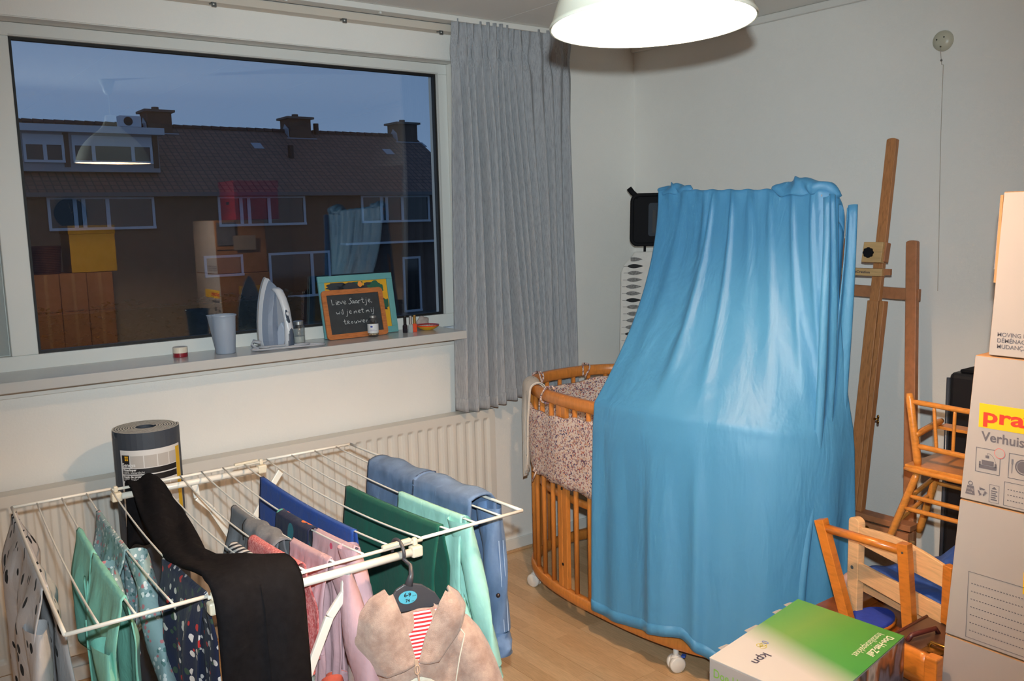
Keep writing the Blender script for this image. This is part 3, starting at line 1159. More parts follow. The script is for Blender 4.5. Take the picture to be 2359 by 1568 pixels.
# ------------------------------------------------------------------ blue satin cloth
def satin_mat():
    T = NT('blue_satin')
    T.p.inputs['Base Color'].default_value = srgb(72, 143, 190)
    T.p.inputs['Roughness'].default_value = 0.5
    T.p.inputs['Specular IOR Level'].default_value = 0.65
    T.p.inputs['Anisotropic'].default_value = 0.0
    T.p.inputs['Sheen Weight'].default_value = 0.1
    T.p.inputs['Sheen Roughness'].default_value = 0.3
    T.p.inputs['Sheen Tint'].default_value = (0.7, 0.85, 0.95, 1)
    nb = T.n('ShaderNodeTexNoise', Scale=60.0, Detail=4.0)
    T.l(T.coord((1, 1, 0.25)), nb.inputs['Vector'])
    T.bump(nb.outputs['Fac'], 0.2, 0.005)
    n2 = T.n('ShaderNodeTexNoise', Scale=9.0, Detail=3.0, Distortion=0.7)
    T.l(T.coord((1.2, 1.2, 0.35)), n2.inputs['Vector'])
    b2 = T.n('ShaderNodeBump', Strength=0.3, Distance=0.03)
    T.l(n2.outputs['Fac'], b2.inputs['Height'])
    T.l(b2.outputs[0], T.p.inputs['Normal'].links[0].from_node.inputs['Normal'])
    return T.m
M_satin = satin_mat()
sat = thing('blue_satin_cloth', (-0.95, -1.3, 0.1), 'large shiny light-blue satin cloth draped over the canopy bar and crib', 'cloth')

# rail arc-length where the cloth crosses: from its left edge round to the far end
S0, S1 = 0.500, 0.745

def fold(u, k, ph):
    return math.sin(2 * PI * k * u + ph)

PATH = [(-1.149, -0.955), (-1.152, -1.10), (-1.145, -1.25), (-1.115, -1.39), (-1.06, -1.53), (-0.965, -1.655), (-0.85, -1.722), (-0.715, -1.735)]
_pl = [0.0]
for a_, b_ in zip(PATH, PATH[1:]):
    _pl.append(_pl[-1] + math.dist(a_, b_))

def spath(u):
    def at(w):
        s_ = max(0.0, min(1.0, w)) * _pl[-1]
        return Vector((lin(_pl, [p[0] for p in PATH], s_), lin(_pl, [p[1] for p in PATH], s_), 0))
    acc = Vector()
    for k in range(-4, 5):
        acc += at(u + k * 0.012)
    p = acc / 9
    d = (at(u + 0.05) - at(u - 0.05)).normalized()
    return p, d, Vector((d.y, -d.x, 0))

def satin(u, v):
    # v: 0 hem -> 0.42 rail -> 0.92 bar -> 1 behind the bar
    pm_, d, nn = spath(u)
    fd = 0.40 * fold(u, 3.1, 0.6) + 0.35 * fold(u, 5.7, 2.0) + 0.25 * fold(u, 9.3, 0.2)
    zr = 0.944 - 0.035 * smooth01((u - 0.5) / 0.35)
    rail = pm_ + nn * 0.030 + Vector((0, 0, zr))
    ue = min(1, u / 0.93)
    bar = Vector((-0.85, lerp(-0.985, -1.690, ue), lerp(1.729, 1.706, ue)))
    if u > 0.93:
        t = (u - 0.93) / 0.07
        bar = Vector((-0.85 + 0.045 * t, -1.690 - 0.045 * math.sin(t * PI / 2), 1.706 - 0.05 * t * t))
    if v <= 0.42:
        t = 1 - v / 0.42
        hem = lin([0, 0.08, 0.2, 0.33, 0.42, 0.5, 0.6, 0.7, 0.85, 1], [0.135, 0.125, 0.13, 0.15, 0.16, 0.115, 0.07, 0.09, 0.14, 0.22], u)
        z = lerp(zr, hem, t)
        ridge = 0.022 * math.exp(-((u - 0.30) / 0.025) ** 2) + 0.018 * math.exp(-((u - 0.47) / 0.02) ** 2) + 0.014 * math.exp(-((u - 0.62) / 0.03) ** 2)
        out = 0.030 + 0.006 * smooth01(t * 8) + 0.012 * t + (0.014 * fd + ridge * 0.8) * smooth01(t * 1.6)
        return pm_ + nn * out + Vector((0, 0, z))
    if v <= 0.92:
        t = (v - 0.42) / 0.5
        h = 1 - (1 - t) ** 2
        q = rail.lerp(bar, h)
        q.z = lerp(rail.z, bar.z, t)
        nrm = Vector((-0.93, 0, 0.36))
        q += nrm * 0.006 * fd * (1 - t) ** 0.7 * min(1, t * 4)
        for uc, us, wd, am in ((0.31, 0.0, 0.024, 0.008), (0.355, -0.06, 0.014, 0.010), (0.47, -0.01, 0.013, 0.011), (0.56, 0.05, 0.022, 0.004), (0.17, -0.07, 0.03, 0.004), (0.68, 0.03, 0.02, 0.005), (0.80, 0.02, 0.016, 0.009), (0.90, 0.0, 0.014, 0.010)):
            w2 = wd * (0.5 + 1.6 * (1 - t))
            q += nrm * am * math.exp(-((u - uc - us * (1 - t)) / w2) ** 2) * min(1, (1 - t) * 6 + 0.25) * min(1, t * 4)
        q += nrm * 0.004 * math.sin(60 * u + 3 * t) * math.exp(-((1 - t) / 0.06) ** 2)
        return q
    t = (v - 0.92) / 0.08
    return bar + Vector((0.035 * math.sin(t * PI * 0.6), 0, 0.008 * math.sin(t * PI) - 0.09 * t * t + 0.003 * math.sin(60 * u)))
MB().grid(satin, 150, 150).build('front', M_satin, sat, smooth=True, solid=0.0016)

def satin_back(u, v):
    b = Vector(satin(u, 1.0))
    return b + Vector((0.05 * v + 0.02 * fold(u, 5, 0) * v, 0.015 * fold(u, 3, 1) * v + 0.05 * u * v, -0.66 * v))
MB().grid(satin_back, 60, 30).build('back', M_satin, sat, smooth=True, solid=0.0016)

# gathered heaps at both ends of the bar
def heap(u0, u1, h0, w):
    def fn(a, b):
        u = lerp(u0, u1, a)
        p = Vector(satin(u, 0.92))
        env = math.sin(PI * min(1, max(0, a))) ** 0.6
        ang = lerp(-0.55, PI * 1.05, b)
        r = (0.012 + h0 * env) * (1 + 0.18 * math.sin(b * 9 + a * 7))
        return p + Vector((0.020 - r * math.cos(ang) * 0.9, 0.012 * math.sin(b * 6 + a * 9), r * math.sin(ang) + 0.003 * math.sin(a * 23)))
    MB().grid(fn, 40, 24).build('gather', M_satin, sat, smooth=True, solid=0.0016)
heap(-0.0, 0.20, 0.013, 1)
heap(0.70, 0.98, 0.024, 1)

def side_fold(y0, x0, w, zt, zb, ph):
    def fn(a, b):
        z = lerp(zt, zb, b)
        x = x0 + w * (a - 0.5) * (0.5 + 0.5 * smooth01(b * 3)) + 0.008 * math.sin(b * 5 + ph) - 0.05 * smooth01((b - 0.6) / 0.4)
        y = y0 - 0.022 * math.sin(PI * a) - 0.010 * math.sin(3 * PI * a + ph) - 0.010 * math.sin(b * 4 + ph)
        return (x, y, z + 0.012 * math.sin(PI * a))
    MB().grid(fn, 18, 40).build('side_fold', M_satin, sat, smooth=True, solid=0.0016)
side_fold(-1.715, -0.850, 0.090, 1.680, 0.30, 0.3)
side_fold(-1.730, -0.768, 0.090, 1.645, 0.24, 1.7)
# stitched hem band
def hemband(u, v):
    p = Vector(satin(u, v * 0.022))
    _, d, nn = spath(u)
    return p + nn * 0.0015
MB().grid(hemband, 150, 3).build('hem', M_satin, sat, smooth=True, solid=0.001)

# ------------------------------------------------------------------ ironing board in the corner
ib = thing('ironing_board', (-0.24, -0.33, 0.05), 'folded ironing board with leaf-print cover and black iron rest leaning in the corner', 'ironing board')
u_ = Vector((0.70, -0.714, 0)).normalized()
top_c = Vector((-0.195, -0.335, 1.46))
up_ = (Vector((-0.030, -0.03, 1.46)) - Vector((-0.095, -0.05, 0.06))).normalized()
nf = u_.cross(up_).normalized()
if nf.dot(CAM - top_c) < 0:
    nf = -nf
def ibp(a, h, o=0.0):
    return top_c + u_ * a + up_ * h + nf * o
def ibw(h):     # half width at a distance below the top
    return 0.165 * min(1.0, (0.62 + 0.38 * smooth01(-h / 0.09)))
poly = []
hs = [0, -0.01, -0.03, -0.06, -0.1, -0.4, -0.9, -1.1, -1.25, -1.34, -1.385, -1.40]
tw = lambda h: ibw(h) if h > -0.9 else 0.165 * math.sqrt(max(0.0, 1 - ((-h - 0.9) / 0.505) ** 2))
for h in hs:
    poly.append(ibp(-tw(h), h))
for h in reversed(hs):
    poly.append(ibp(tw(h), h))
mb = MB().prism([p - nf * 0.03 for p in poly], nf * 0.03)
cov = mb.build('cover', cloth('ironing_cover', (216, 212, 206), 0.04), ib, bevel=0.006)
lb, lg, ls = MB(), MB(), MB()
random.seed(12)
for ci, a0 in enumerate((-0.235, -0.098, 0.045)):
    for r in range(33):
        h = -0.025 - r * 0.0335 - (0.012 if ci % 2 else 0)
        a1 = a0 + 0.004 * math.sin(r)
        L = 0.040
        pts = []
        for k in range(9):
            t = k / 8
            pts.append((a1 - L + 2 * L * t, 0.0105 * math.sin(PI * t ** 0.8)))
        for k in range(7, 0, -1):
            t = k / 8
            pts.append((a1 - L + 2 * L * t, -0.0105 * math.sin(PI * t ** 0.8)))
        pts = [(x, y) for x, y in pts if abs(x) < tw(h) - 0.002]
        if len(pts) > 3:
            poly2d((lb if (r * 7 + ci * 3) % 5 == 0 else lg), ibp(0, h, 0.0012), u_, up_, pts)
        if abs(a1 - L) < tw(h) - 0.02:
            quad(ls, ibp(0, h, 0.0011), u_, up_, a1 - L - 0.016, -0.0008, a1 - L, 0.0008)
lb.build('black_leaves', pm('leaf_black', (28, 28, 30), 0.8), cov, kind='stuff')
lg.build('grey_leaves', pm('leaf_grey', (128, 126, 124), 0.8, var=0.5, vscale=160), cov, kind='stuff')
ls.build('leaf_stems', pm('leaf_black', (28, 28, 30)), cov, kind='stuff')
M_blk = pm('black_plastic', (26, 26, 29), 0.75, spec=0.12)
mb = MB()
A0, A1, B0, B1 = -0.115, 0.115, 0.035, 0.275
def plate(a0, a1, b0, b1, o0, o1, rnd):
    pts = []
    for cx, cy, st in ((a1 - rnd, b0 + rnd, -PI / 2), (a1 - rnd, b1 - rnd, 0), (a0 + rnd, b1 - rnd, PI / 2), (a0 + rnd, b0 + rnd, PI)):
        for k in range(6):
            t = st + PI / 2 * k / 5
            pts.append(ibp(cx + rnd * math.cos(t), cy + rnd * math.sin(t), o0))
    return MB().prism(pts, nf * (o1 - o0))
plate(A0, A1, B0, B1, -0.01, 0.006, 0.03).build('iron_rest', M_blk, ib, bevel=0.003)
rim = []
for cx, cy, st in ((A1 - 0.03, B0 + 0.03, -PI / 2), (A1 - 0.03, B1 - 0.03, 0), (A0 + 0.03, B1 - 0.03, PI / 2), (A0 + 0.03, B0 + 0.03, PI)):
    for k in range(6):
        t = st + PI / 2 * k / 5
        rim.append(ibp(cx + 0.03 * math.cos(t), cy + 0.03 * math.sin(t), 0.008))
MB().tube(rim, 0.009, 8, closed=True).build('rim', M_blk, ib, smooth=True)
plate(-0.035, 0.05, 0.075, 0.235, 0.0062, 0.012, 0.012).build('grip_pad', pm('grey_rubber', (62, 68, 76), 0.8, spec=0.15), ib)
plate(-0.015, 0.0, 0.09, 0.20, 0.0122, 0.013, 0.006).build('slot', M_seal, ib)
MB().tube([ibp(-0.085, 0.262), ibp(-0.115, 0.288), ibp(-0.132, 0.31)], [0.013, 0.014, 0.014], 10).build('knob', M_blk, ib, smooth=True)
for a in (-0.05, 0.05):
    MB().tube([ibp(a, 0.05, -0.012), ibp(a, -0.02, -0.012)], 0.006, 8).build('strut', M_blk, ib)
    MB().tube([ibp(a * 1.4, -0.1, -0.042), ibp(a * 1.4, -1.36, -0.042)], 0.010, 8).build('leg', pm('grey_steel', (150, 150, 152), 0.35, metal=0.6), ib)
# ------------------------------------------------------------------ folding drying rack
M_rack = pm('white_rack_enamel', (232, 228, 218), 0.3, spec=0.5)
M_rclip = pm('cream_rack_plastic', (222, 212, 190), 0.4)
rack = thing('drying_rack', (-2.6, -1.2, 0), 'white folding wire drying rack full of hanging laundry', 'drying rack')
YBK, YFR, ZW = -0.745, -1.672, 0.900
BX = [-3.088, -3.028, -2.966, -2.903, -2.838, -2.772, -2.706, -2.644, -2.580, -2.515, -2.449, -2.374, -2.292, -2.212, -2.136, -2.082]
FX = [-3.130, -3.071, -3.004, -2.933, -2.868, -2.800, -2.728, -2.660, -2.590, -2.518, -2.446, -2.365, -2.284, -2.207, -2.130, -2.066]
SAG = [0.004, 0.022, 0.016, 0.016, 0.026, 0.03, 0.028, 0.026, 0.024, 0.024, 0.022, 0.022, 0.018, 0.014, 0.01, 0.003]

def wire(i, t):
    """point on wire i; t 0 at the back rail, 1 at the front rail"""
    i0 = int(i)
    f = i - i0
    j = min(15, i0 + 1)
    bx, fx, sg = lerp(BX[i0], BX[j], f), lerp(FX[i0], FX[j], f), lerp(SAG[i0], SAG[j], f)
    return Vector((lerp(bx, fx, t), lerp(YBK, YFR, t), ZW - 4 * sg * t * (1 - t)))

def yt(y):
    return (y - YBK) / (YFR - YBK)

for i in range(16):
    edge = i in (0, 15)
    MB().tube([wire(i, k / 14) for k in range(15)], 0.0042 if edge else 0.0024, 6).build('wing_rod' if edge else 'wire', M_rack, rack, smooth=True)
for y, X, nm in ((YBK, BX, 'back_rod'), (YFR, FX, 'front_rod')):
    MB().tube([(X[0], y, ZW), (X[4], y, ZW)], 0.0044, 8).build(nm, M_rack, rack, smooth=True)
    MB().tube([(X[4], y, ZW - 0.004), (X[11], y, ZW - 0.004)], 0.0044, 8).build(nm, M_rack, rack, smooth=True)
    MB().tube([(X[11], y, ZW), (X[15], y, ZW)], 0.0044, 8).build(nm, M_rack, rack, smooth=True)
    MB().tube([(X[4] + 0.0, y - 0.004, ZW - 0.026), (X[11] - 0.01, y - 0.004, ZW - 0.026)], 0.0098, 12).build('tube_rail', M_rack, rack, smooth=True)
    for X0 in (X[4] + 0.012, X[11] - 0.02):
        c = MB()
        c.box((X0 - 0.014, y - 0.016, ZW - 0.038), (X0 + 0.014, y + 0.008, ZW - 0.012))
        c.box((X0 - 0.006, y - 0.007, ZW - 0.012), (X0 + 0.006, y + 0.007, ZW + 0.006))
        c.build('hinge_clip', M_rclip, rack, bevel=0.004)
    MB().bar((X[11] - 0.105, y, ZW + 0.002), (X[11] - 0.03, y, ZW + 0.004), 0.012, 0.008).build('latch', M_rclip, rack, bevel=0.002)
# crossed legs
for y, sx in ((YBK - 0.004, 1), (YFR - 0.004, -1)):
    xm = -2.585
    a = [(xm - 0.02 * sx, y, ZW - 0.034), (xm - 0.015 * sx, y, ZW - 0.075), (xm + 0.025 * sx, y, ZW - 0.12), (xm + 0.42 * sx, y + 0.02 * sx, 0.012)]
    mb = MB()
    for p, q in zip(a, a[1:]):
        mb.bar(p, q, 0.010, 0.020, (sx, 0, 0.6))
    mb.build('leg', M_rack, rack, bevel=0.002)
    b = [(xm + 0.25 * sx, y - 0.016, ZW - 0.034), (xm + 0.2 * sx, y - 0.016, ZW - 0.1), (xm - 0.33 * sx, y - 0.016, 0.012)]
    mb = MB()
    for p, q in zip(b, b[1:]):
        mb.bar(p, q, 0.010, 0.020, (sx, 0, 0.6))
    mb.build('leg', M_rack, rack, bevel=0.002)
MB().tube([(-2.585 + 0.42, YBK + 0.016, 0.016), (-2.585 + 0.42, YFR, 0.016)], 0.009, 10).build('foot_bar', M_rack, rack, smooth=True)
MB().tube([(-2.585 - 0.42, YBK, 0.016), (-2.585 - 0.42, YFR - 0.02, 0.016)], 0.009, 10).build('foot_bar', M_rack, rack, smooth=True)

# ------------------------------------------------------------------ laundry
def drape_fn(i, y0, y1, L, R, r=0.006, amp=0.008, kf=3.0, ph=0.0, spread=0.006, hemL=None, hemR=None, skew=0.0, narrow=0.0, crown=0.0):
    """cloth hung over wire i between y0 (back) and y1 (front); L, R = lengths on the left and right sides"""
    def fn(u, v):
        y = lerp(y0, y1, u)
        w = wire(i, yt(y))
        l = L * (hemL(u) if hemL else 1)
        rr = R * (hemR(u) if hemR else 1)
        half = PI * r / 2
        c = lerp(-l, rr, v)
        rc = r * (1 + crown * math.sin(PI * u))
        if abs(c) < half:
            a = c / r
            return w + Vector((rc * math.sin(a), 0, rc * math.cos(a)))
        sg = 1 if c > 0 else -1
        h = abs(c) - half
        k = smooth01(h / 0.12)
        off = r + spread * k + amp * k * (0.55 + 0.45 * math.sin(2 * PI * kf * u + ph + sg + h * 4)) + 0.35 * amp * k * math.sin(2 * PI * kf * 2.3 * u + 2 * ph + h * 9)
        dy = skew * h + narrow * h * (0.5 - u) * 2 + 0.3 * amp * k * math.sin(7 * h * 6 + ph)
        return w + Vector((sg * off, dy, -h))
    return fn

def drape(name, label, cat, mat, i, y0, y1, L, R, nu=40, nv=60, thick=0.003, group='laundry hung over the drying rack', **kw):
    fn = drape_fn(i, y0, y1, L, R, **kw)
    p = wire(i, yt((y0 + y1) / 2))
    t = thing(name, (p.x, p.y, p.z), label, cat, group)
    MB().grid(fn, nu, nv).build('fabric', mat, t, smooth=True, solid=thick)
    return t, fn

# dotted light-grey garment at the left edge
M_dot = spots('dotted_jersey', (196, 194, 196), [(24, 24, 26)], 34.0, 0.34, (1, 1, 0.6), keep=0.62)
t, fn = drape('dotted_pyjamas', 'pale grey cotton garment with black dots over the outer left rod', 'clothing', M_dot, 0, -0.80, -1.40, 0.62, 0.50, amp=0.022, kf=1.6, ph=0.6, spread=0.016, narrow=-0.10)
# second layer end and dangling sleeve
def slv(x0, y0, z0, x1, y1, z1, r0, r1, flat=0.5, n=14, m=14, wob=0.006):
    def f(u, v):
        a = 2 * PI * u
        t_ = v
        c = Vector((lerp(x0, x1, t_), lerp(y0, y1, t_), lerp(z0, z1, t_)))
        r_ = lerp(r0, r1, t_)
        return c + Vector((r_ * flat * math.cos(a), r_ * math.sin(a), 0)) + Vector((wob * math.sin(9 * t_ + a * 2), wob * math.sin(7 * t_), 0))
    return MB().grid(f, m, n, cu=True)
slv(-3.135, -1.36, 0.80, -3.165, -1.46, 0.28, 0.045, 0.035, 0.5).build('sleeve', M_dot, t, smooth=True)

# mint trousers
M_mint = cloth('mint_jersey', (134, 202, 184), 0.05)
t, fn = drape('mint_joggers', 'mint green cotton joggers with small white label on the left wing', 'clothing', M_mint, 2, -1.02, -1.56, 0.50, 0.40, amp=0.014, kf=2.3, ph=1.0, spread=0.012, narrow=-0.06,
               hemL=lambda u: 1.0 if u > 0.36 else 0.5 + 0.3 * u, hemR=lambda u: 0.85 + 0.15 * u)
slv(-3.035, -1.50, 0.78, -3.03, -1.58, 0.33, 0.05, 0.052, 0.35).build('leg', M_mint, t, smooth=True)
MB().tube([Vector(fn(0.5, v)) + Vector((-0.003, 0, 0)) for v in [k / 12 * 0.42 for k in range(13)]], 0.0022, 6).build('seam', M_mint, t, smooth=True)
MB().tube([Vector(fn(u, 0.32)) + Vector((-0.004, 0, 0.02 * math.sin(u * PI))) for u in [0.3 + k / 20 for k in range(8)]], 0.0022, 6).build('pocket_seam', M_mint, t, smooth=True)
pc = Vector((-3.058, -1.545, 0.545))
lab = MB()
quad(lab, pc, (0.25, -0.968, 0), (0, 0, 1), -0.022, -0.012, 0.022, 0.012)
o = lab.build('sewn_label', cloth('white_label', (220, 214, 204)), t, solid=0.002)
rd = MB()
poly2d(rd, pc + Vector((-0.0025, -0.001, 0)), (0.25, -0.968, 0), (0, 0, 1), [(-0.011, 0), (0, -0.006), (0.011, 0), (0, 0.006)])
rd.build('label_motif', pm('label_red', (196, 60, 56), 0.8), o)

# light-blue flowered blouse
M_flor = spots('light_blue_floral', (138, 164, 168), [(222, 226, 226), (206, 214, 214), (186, 120, 126), (92, 128, 128)], 95.0, 0.5, keep=0.55)
t, fn = drape('floral_blouse', 'light blue blouse with tiny flowers on the left wing', 'clothing', M_flor, 3, -0.915, -1.255, 0.30, 0.24, amp=0.016, kf=2.1, ph=2.0, spread=0.014, narrow=-0.25)
slv(-2.895, -1.25, 0.87, -2.90, -1.44, 0.60, 0.05, 0.04, 0.45).build('sleeve', M_flor, t, smooth=True)
slv(-2.90, -1.44, 0.60, -2.90, -1.48, 0.50, 0.043, 0.044, 0.45, n=6).build('cuff', M_flor, t, smooth=True)
slv(-2.955, -1.22, 0.85, -2.95, -1.36, 0.68, 0.035, 0.028, 0.4).build('collar_flap', M_flor, t, smooth=True)

# navy flowered dress
M_navf = spots('navy_floral', (36, 42, 66), [(220, 214, 212), (212, 206, 204), (200, 54, 54), (60, 80, 66)], 62.0, 0.55, keep=0.36)
t, fn = drape('navy_floral_dress', 'navy blue dress with small red and white flowers hung beside the black trousers', 'clothing', M_navf, 4, -1.33, -1.660, 0.46, 0.42, amp=0.014, kf=1.6, ph=0.4, spread=0.010, narrow=-0.10)
# black trousers laid from the back rail to the front rail
M_blkc = cloth('black_sweat_cloth', (26, 25, 27), 0.15, 60)
M_blkc.node_tree.nodes['Principled BSDF'].inputs['Sheen Weight'].default_value = 0.0
M_blkc.node_tree.nodes['Principled BSDF'].inputs['Specular IOR Level'].default_value = 0.03
bt = thing('black_trousers', (-2.77, -1.67, 0.9), 'black trousers laid lengthwise over the rack, hanging over both rails', 'clothing', 'laundry hung over the drying rack')
path = [(-0.770 + 0.05, 0.70), (-0.735, 0.80), (-0.733, 0.885), (-0.745, 0.908), (-0.775, 0.905), (-0.90, 0.888), (-1.05, 0.874), (-1.20, 0.870), (-1.35, 0.880), (-1.48, 0.895), (-1.58, 0.918), (-1.64, 0.930), (-1.675, 0.924), (-1.697, 0.900), (-1.704, 0.86), (-1.707, 0.78), (-1.712, 0.66), (-1.715, 0.52), (-1.715, 0.40)]
cl = [0.0]
for a, b in zip(path, path[1:]):
    cl.append(cl[-1] + math.dist(a, b))
def blk(u, v):
    s = v * cl[-1]
    y = lin(cl, [p[0] for p in path], s)
    z = lin(cl, [p[1] for p in path], s)
    f = v
    x0 = lin([0, 0.16, 0.28, 0.50, 0.58, 0.66, 1], [-2.80, -2.795, -2.82, -2.86, -2.865, -2.862, -2.866], f)
    x1 = lin([0, 0.16, 0.28, 0.40, 0.50, 0.56, 0.61, 0.66, 1], [-2.715, -2.706, -2.716, -2.748, -2.775, -2.758, -2.70, -2.678, -2.676], f)
    x = lerp(x0, x1, u)
    bul = math.sin(PI * u) ** 0.6
    wr = 0.006 * math.sin(9 * u + 14 * v) + 0.004 * math.sin(23 * v + 5 * u)
    if f < 0.66:
        z += 0.012 * (bul - 0.6) + wr + 0.005
    else:
        k = smooth01((f - 0.66) / 0.08)
        y += -0.020 * bul * k + wr
        z += 0.012 * (bul - 0.6) * (1 - k)
    return (x, y, z)
MB().grid(blk, 26, 110).build('fabric', M_blkc, bt, smooth=True, solid=0.010)
MB().tube([Vector(blk(0.5, v)) + Vector((0, -0.007, 0.003)) for v in [0.7 + 0.3 * k / 14 for k in range(15)]], 0.0012, 5).build('seam', M_blkc, bt, smooth=True)

# black-and-white striped top
def stripe_mat(name, c1, c2, scale, axis, rot=(0, 0, 0)):
    T = NT(name)
    w = T.n('ShaderNodeTexWave', Scale=scale, Distortion=0.6)
    w.wave_type = 'BANDS'
    w.bands_direction = axis
    w.inputs['Detail'].default_value = 0.5
    T.l(T.coord(rot=rot), w.inputs['Vector'])
    T.l(T.ramp(w.outputs['Fac'], [(0.49, srgb(*c1)), (0.51, srgb(*c2))], 'CONSTANT'), T.p.inputs['Base Color'])
    weave(T)
    return T.m
M_str = stripe_mat('black_white_stripe', (206, 202, 198), (30, 30, 36), 28.0, 'Z', (0.5, 0, 0))
t, fn = drape('striped_top', 'small black and white striped top bunched between coral and black clothes', 'clothing', M_str, 6.2, -1.37, -1.60, 0.13, 0.12, r=0.012, amp=0.014, kf=2.2, ph=0.7, spread=0.02)
# coral melange sweater
def melange(name, c1, c2):
    T = NT(name)
    ns = T.n('ShaderNodeTexNoise', Scale=260.0, Detail=3.0, Distortion=1.0)
    T.l(T.coord((1, 1, 0.4)), ns.inputs['Vector'])
    T.l(T.ramp(ns.outputs['Fac'], [(0.4, srgb(*c1)), (0.62, srgb(*c2))]), T.p.inputs['Base Color'])
    weave(T, 400, 0.3)
    return T.m
M_coral = melange('coral_melange', (190, 82, 82), (222, 150, 146))
t, fn = drape('coral_sweater', 'coral melange sweater with grey-blue cuffs over the middle wires', 'clothing', M_coral, 7.0, -1.355, -1.652, 0.22, 0.24, r=0.012, amp=0.010, kf=1.8, ph=0.3, spread=0.012, hemL=lambda u: 1.0)
slv(-2.685, -1.62, 0.88, -2.662, -1.655, 0.655, 0.030, 0.021, 0.75).build('sleeve', M_coral, t, smooth=True)
slv(-2.662, -1.655, 0.655, -2.660, -1.66, 0.612, 0.020, 0.020, 0.75, n=5).build('cuff', cloth('grey_blue_rib', (128, 150, 156)), t, smooth=True)
# grey jersey
M_gry = cloth('grey_jersey', (112, 114, 118), 0.06)
t, fn = drape('grey_leggings', 'plain grey jersey garment over the middle wires', 'clothing', M_gry, 7.7, -1.085, -1.42, 0.16, 0.20, r=0.008, amp=0.018, kf=2.4, ph=1.9, spread=0.02, narrow=-0.12)
def grf(u, v):
    a = lerp(-0.5, PI + 0.4, v)
    y = lerp(-1.20, -1.43, u)
    w = wire(8.0, yt(y))
    r_ = 0.030 * (0.7 + 0.3 * math.sin(PI * u))
    return w + Vector((-r_ * math.cos(a) - 0.02, 0, r_ * 0.8 * math.sin(a) - 0.012 - (0.09 if v > 0.93 else 0) * (v - 0.93) / 0.07 - (0.08 if v < 0.07 else 0) * (0.07 - v) / 0.07)) + Vector((0.004 * math.sin(17 * u + 5 * v), 0, 0))
MB().grid(grf, 24, 24).build('fold', M_gry, t, smooth=True, solid=0.003)
# navy cloth with coloured spots
M_nsp = spots('navy_spots', (34, 40, 64), [(96, 190, 170), (226, 112, 44), (220, 212, 206), (38, 112, 124), (90, 180, 166)], 22.0, 0.44, (1, 1, 0.8), keep=0.7)
t, fn = drape('navy_spotted_shirt', 'navy garment printed with teal, orange and white spots', 'clothing', M_nsp, 8.9, -1.215, -1.420, 0.14, 0.16, r=0.014, amp=0.012, kf=1.7, ph=2.2, spread=0.016)
# pink dresses
M_pnk = cloth('pale_pink_jersey', (196, 160, 166), 0.05)
t, fn = drape('pink_dress', 'plain pale pink dress with waist seam hanging by the front leg', 'clothing', M_pnk, 8.0, -1.44, -1.655, 0.45, 0.44, r=0.007, amp=0.012, kf=2.6, ph=0.9, spread=0.010, narrow=-0.10)
MB().tube([Vector(fn(u, 0.24)) + Vector((-0.004, 0, 0.006 * math.sin(9 * u))) for u in [k / 16 for k in range(17)]], 0.0018, 6).build('waist_seam', M_pnk, t, smooth=True)
slv(-2.565, -1.66, 0.87, -2.535, -1.70, 0.60, 0.035, 0.05, 0.6).build('sleeve', M_pnk, t, smooth=True)
slv(-2.535, -1.70, 0.60, -2.53, -1.71, 0.42, 0.05, 0.07, 0.6).build('skirt', M_pnk, t, smooth=True)
slv(-2.60, -1.66, 0.62, -2.605, -1.67, 0.53, 0.028, 0.026, 0.8, n=6).build('orange_cuff', cloth('orange_neon', (232, 108, 82)), t, smooth=True)
M_pk2 = spots('pink_bird_print', (200, 164, 170), [(226, 92, 130), (120, 70, 80), (206, 80, 110)], 26.0, 0.2, keep=0.25)
t, fn = drape('pink_printed_dress', 'pale pink dress printed with small dark pink birds', 'clothing', M_pk2, 9.1, -1.40, -1.625, 0.42, 0.40, r=0.008, amp=0.012, kf=2.2, ph=2.9, spread=0.012, narrow=-0.14)
slv(-2.515, -1.60, 0.895, -2.49, -1.635, 0.66, 0.032, 0.038, 0.7).build('sleeve', M_pk2, t, smooth=True)
# orange garment low down
ot = thing('orange_garment', (-2.585, -1.60, 0.50), 'bright orange garment end showing below the pink dress', 'clothing', 'laundry hung over the drying rack')
slv(-2.570, -1.62, 0.60, -2.575, -1.63, 0.40, 0.036, 0.034, 0.7).build('fabric', cloth('orange_neon', (232, 108, 82)), ot, smooth=True)
slv(-2.570, -1.62, 0.60, -2.575, -1.622, 0.575, 0.038, 0.038, 0.7, n=4).build('band', M_pnk, ot, smooth=True)
# royal blue
M_blu = cloth('royal_blue_cloth', (44, 76, 150), 0.05)
drape('blue_shirt', 'plain royal blue cloth over the inner right wire', 'clothing', M_blu, 10.0, -0.89, -1.49, 0.36, 0.36, r=0.005, amp=0.006, kf=1.0, ph=0.2, spread=0.006)
# dark green
M_grn = cloth('dark_green_cloth', (34, 92, 76), 0.05)
drape('green_shirt', 'plain dark green cloth hung beside the mint sweater', 'clothing', M_grn, 12.0, -1.135, -1.63, 0.40, 0.40, r=0.007, amp=0.008, kf=1.2, ph=1.1, spread=0.008)
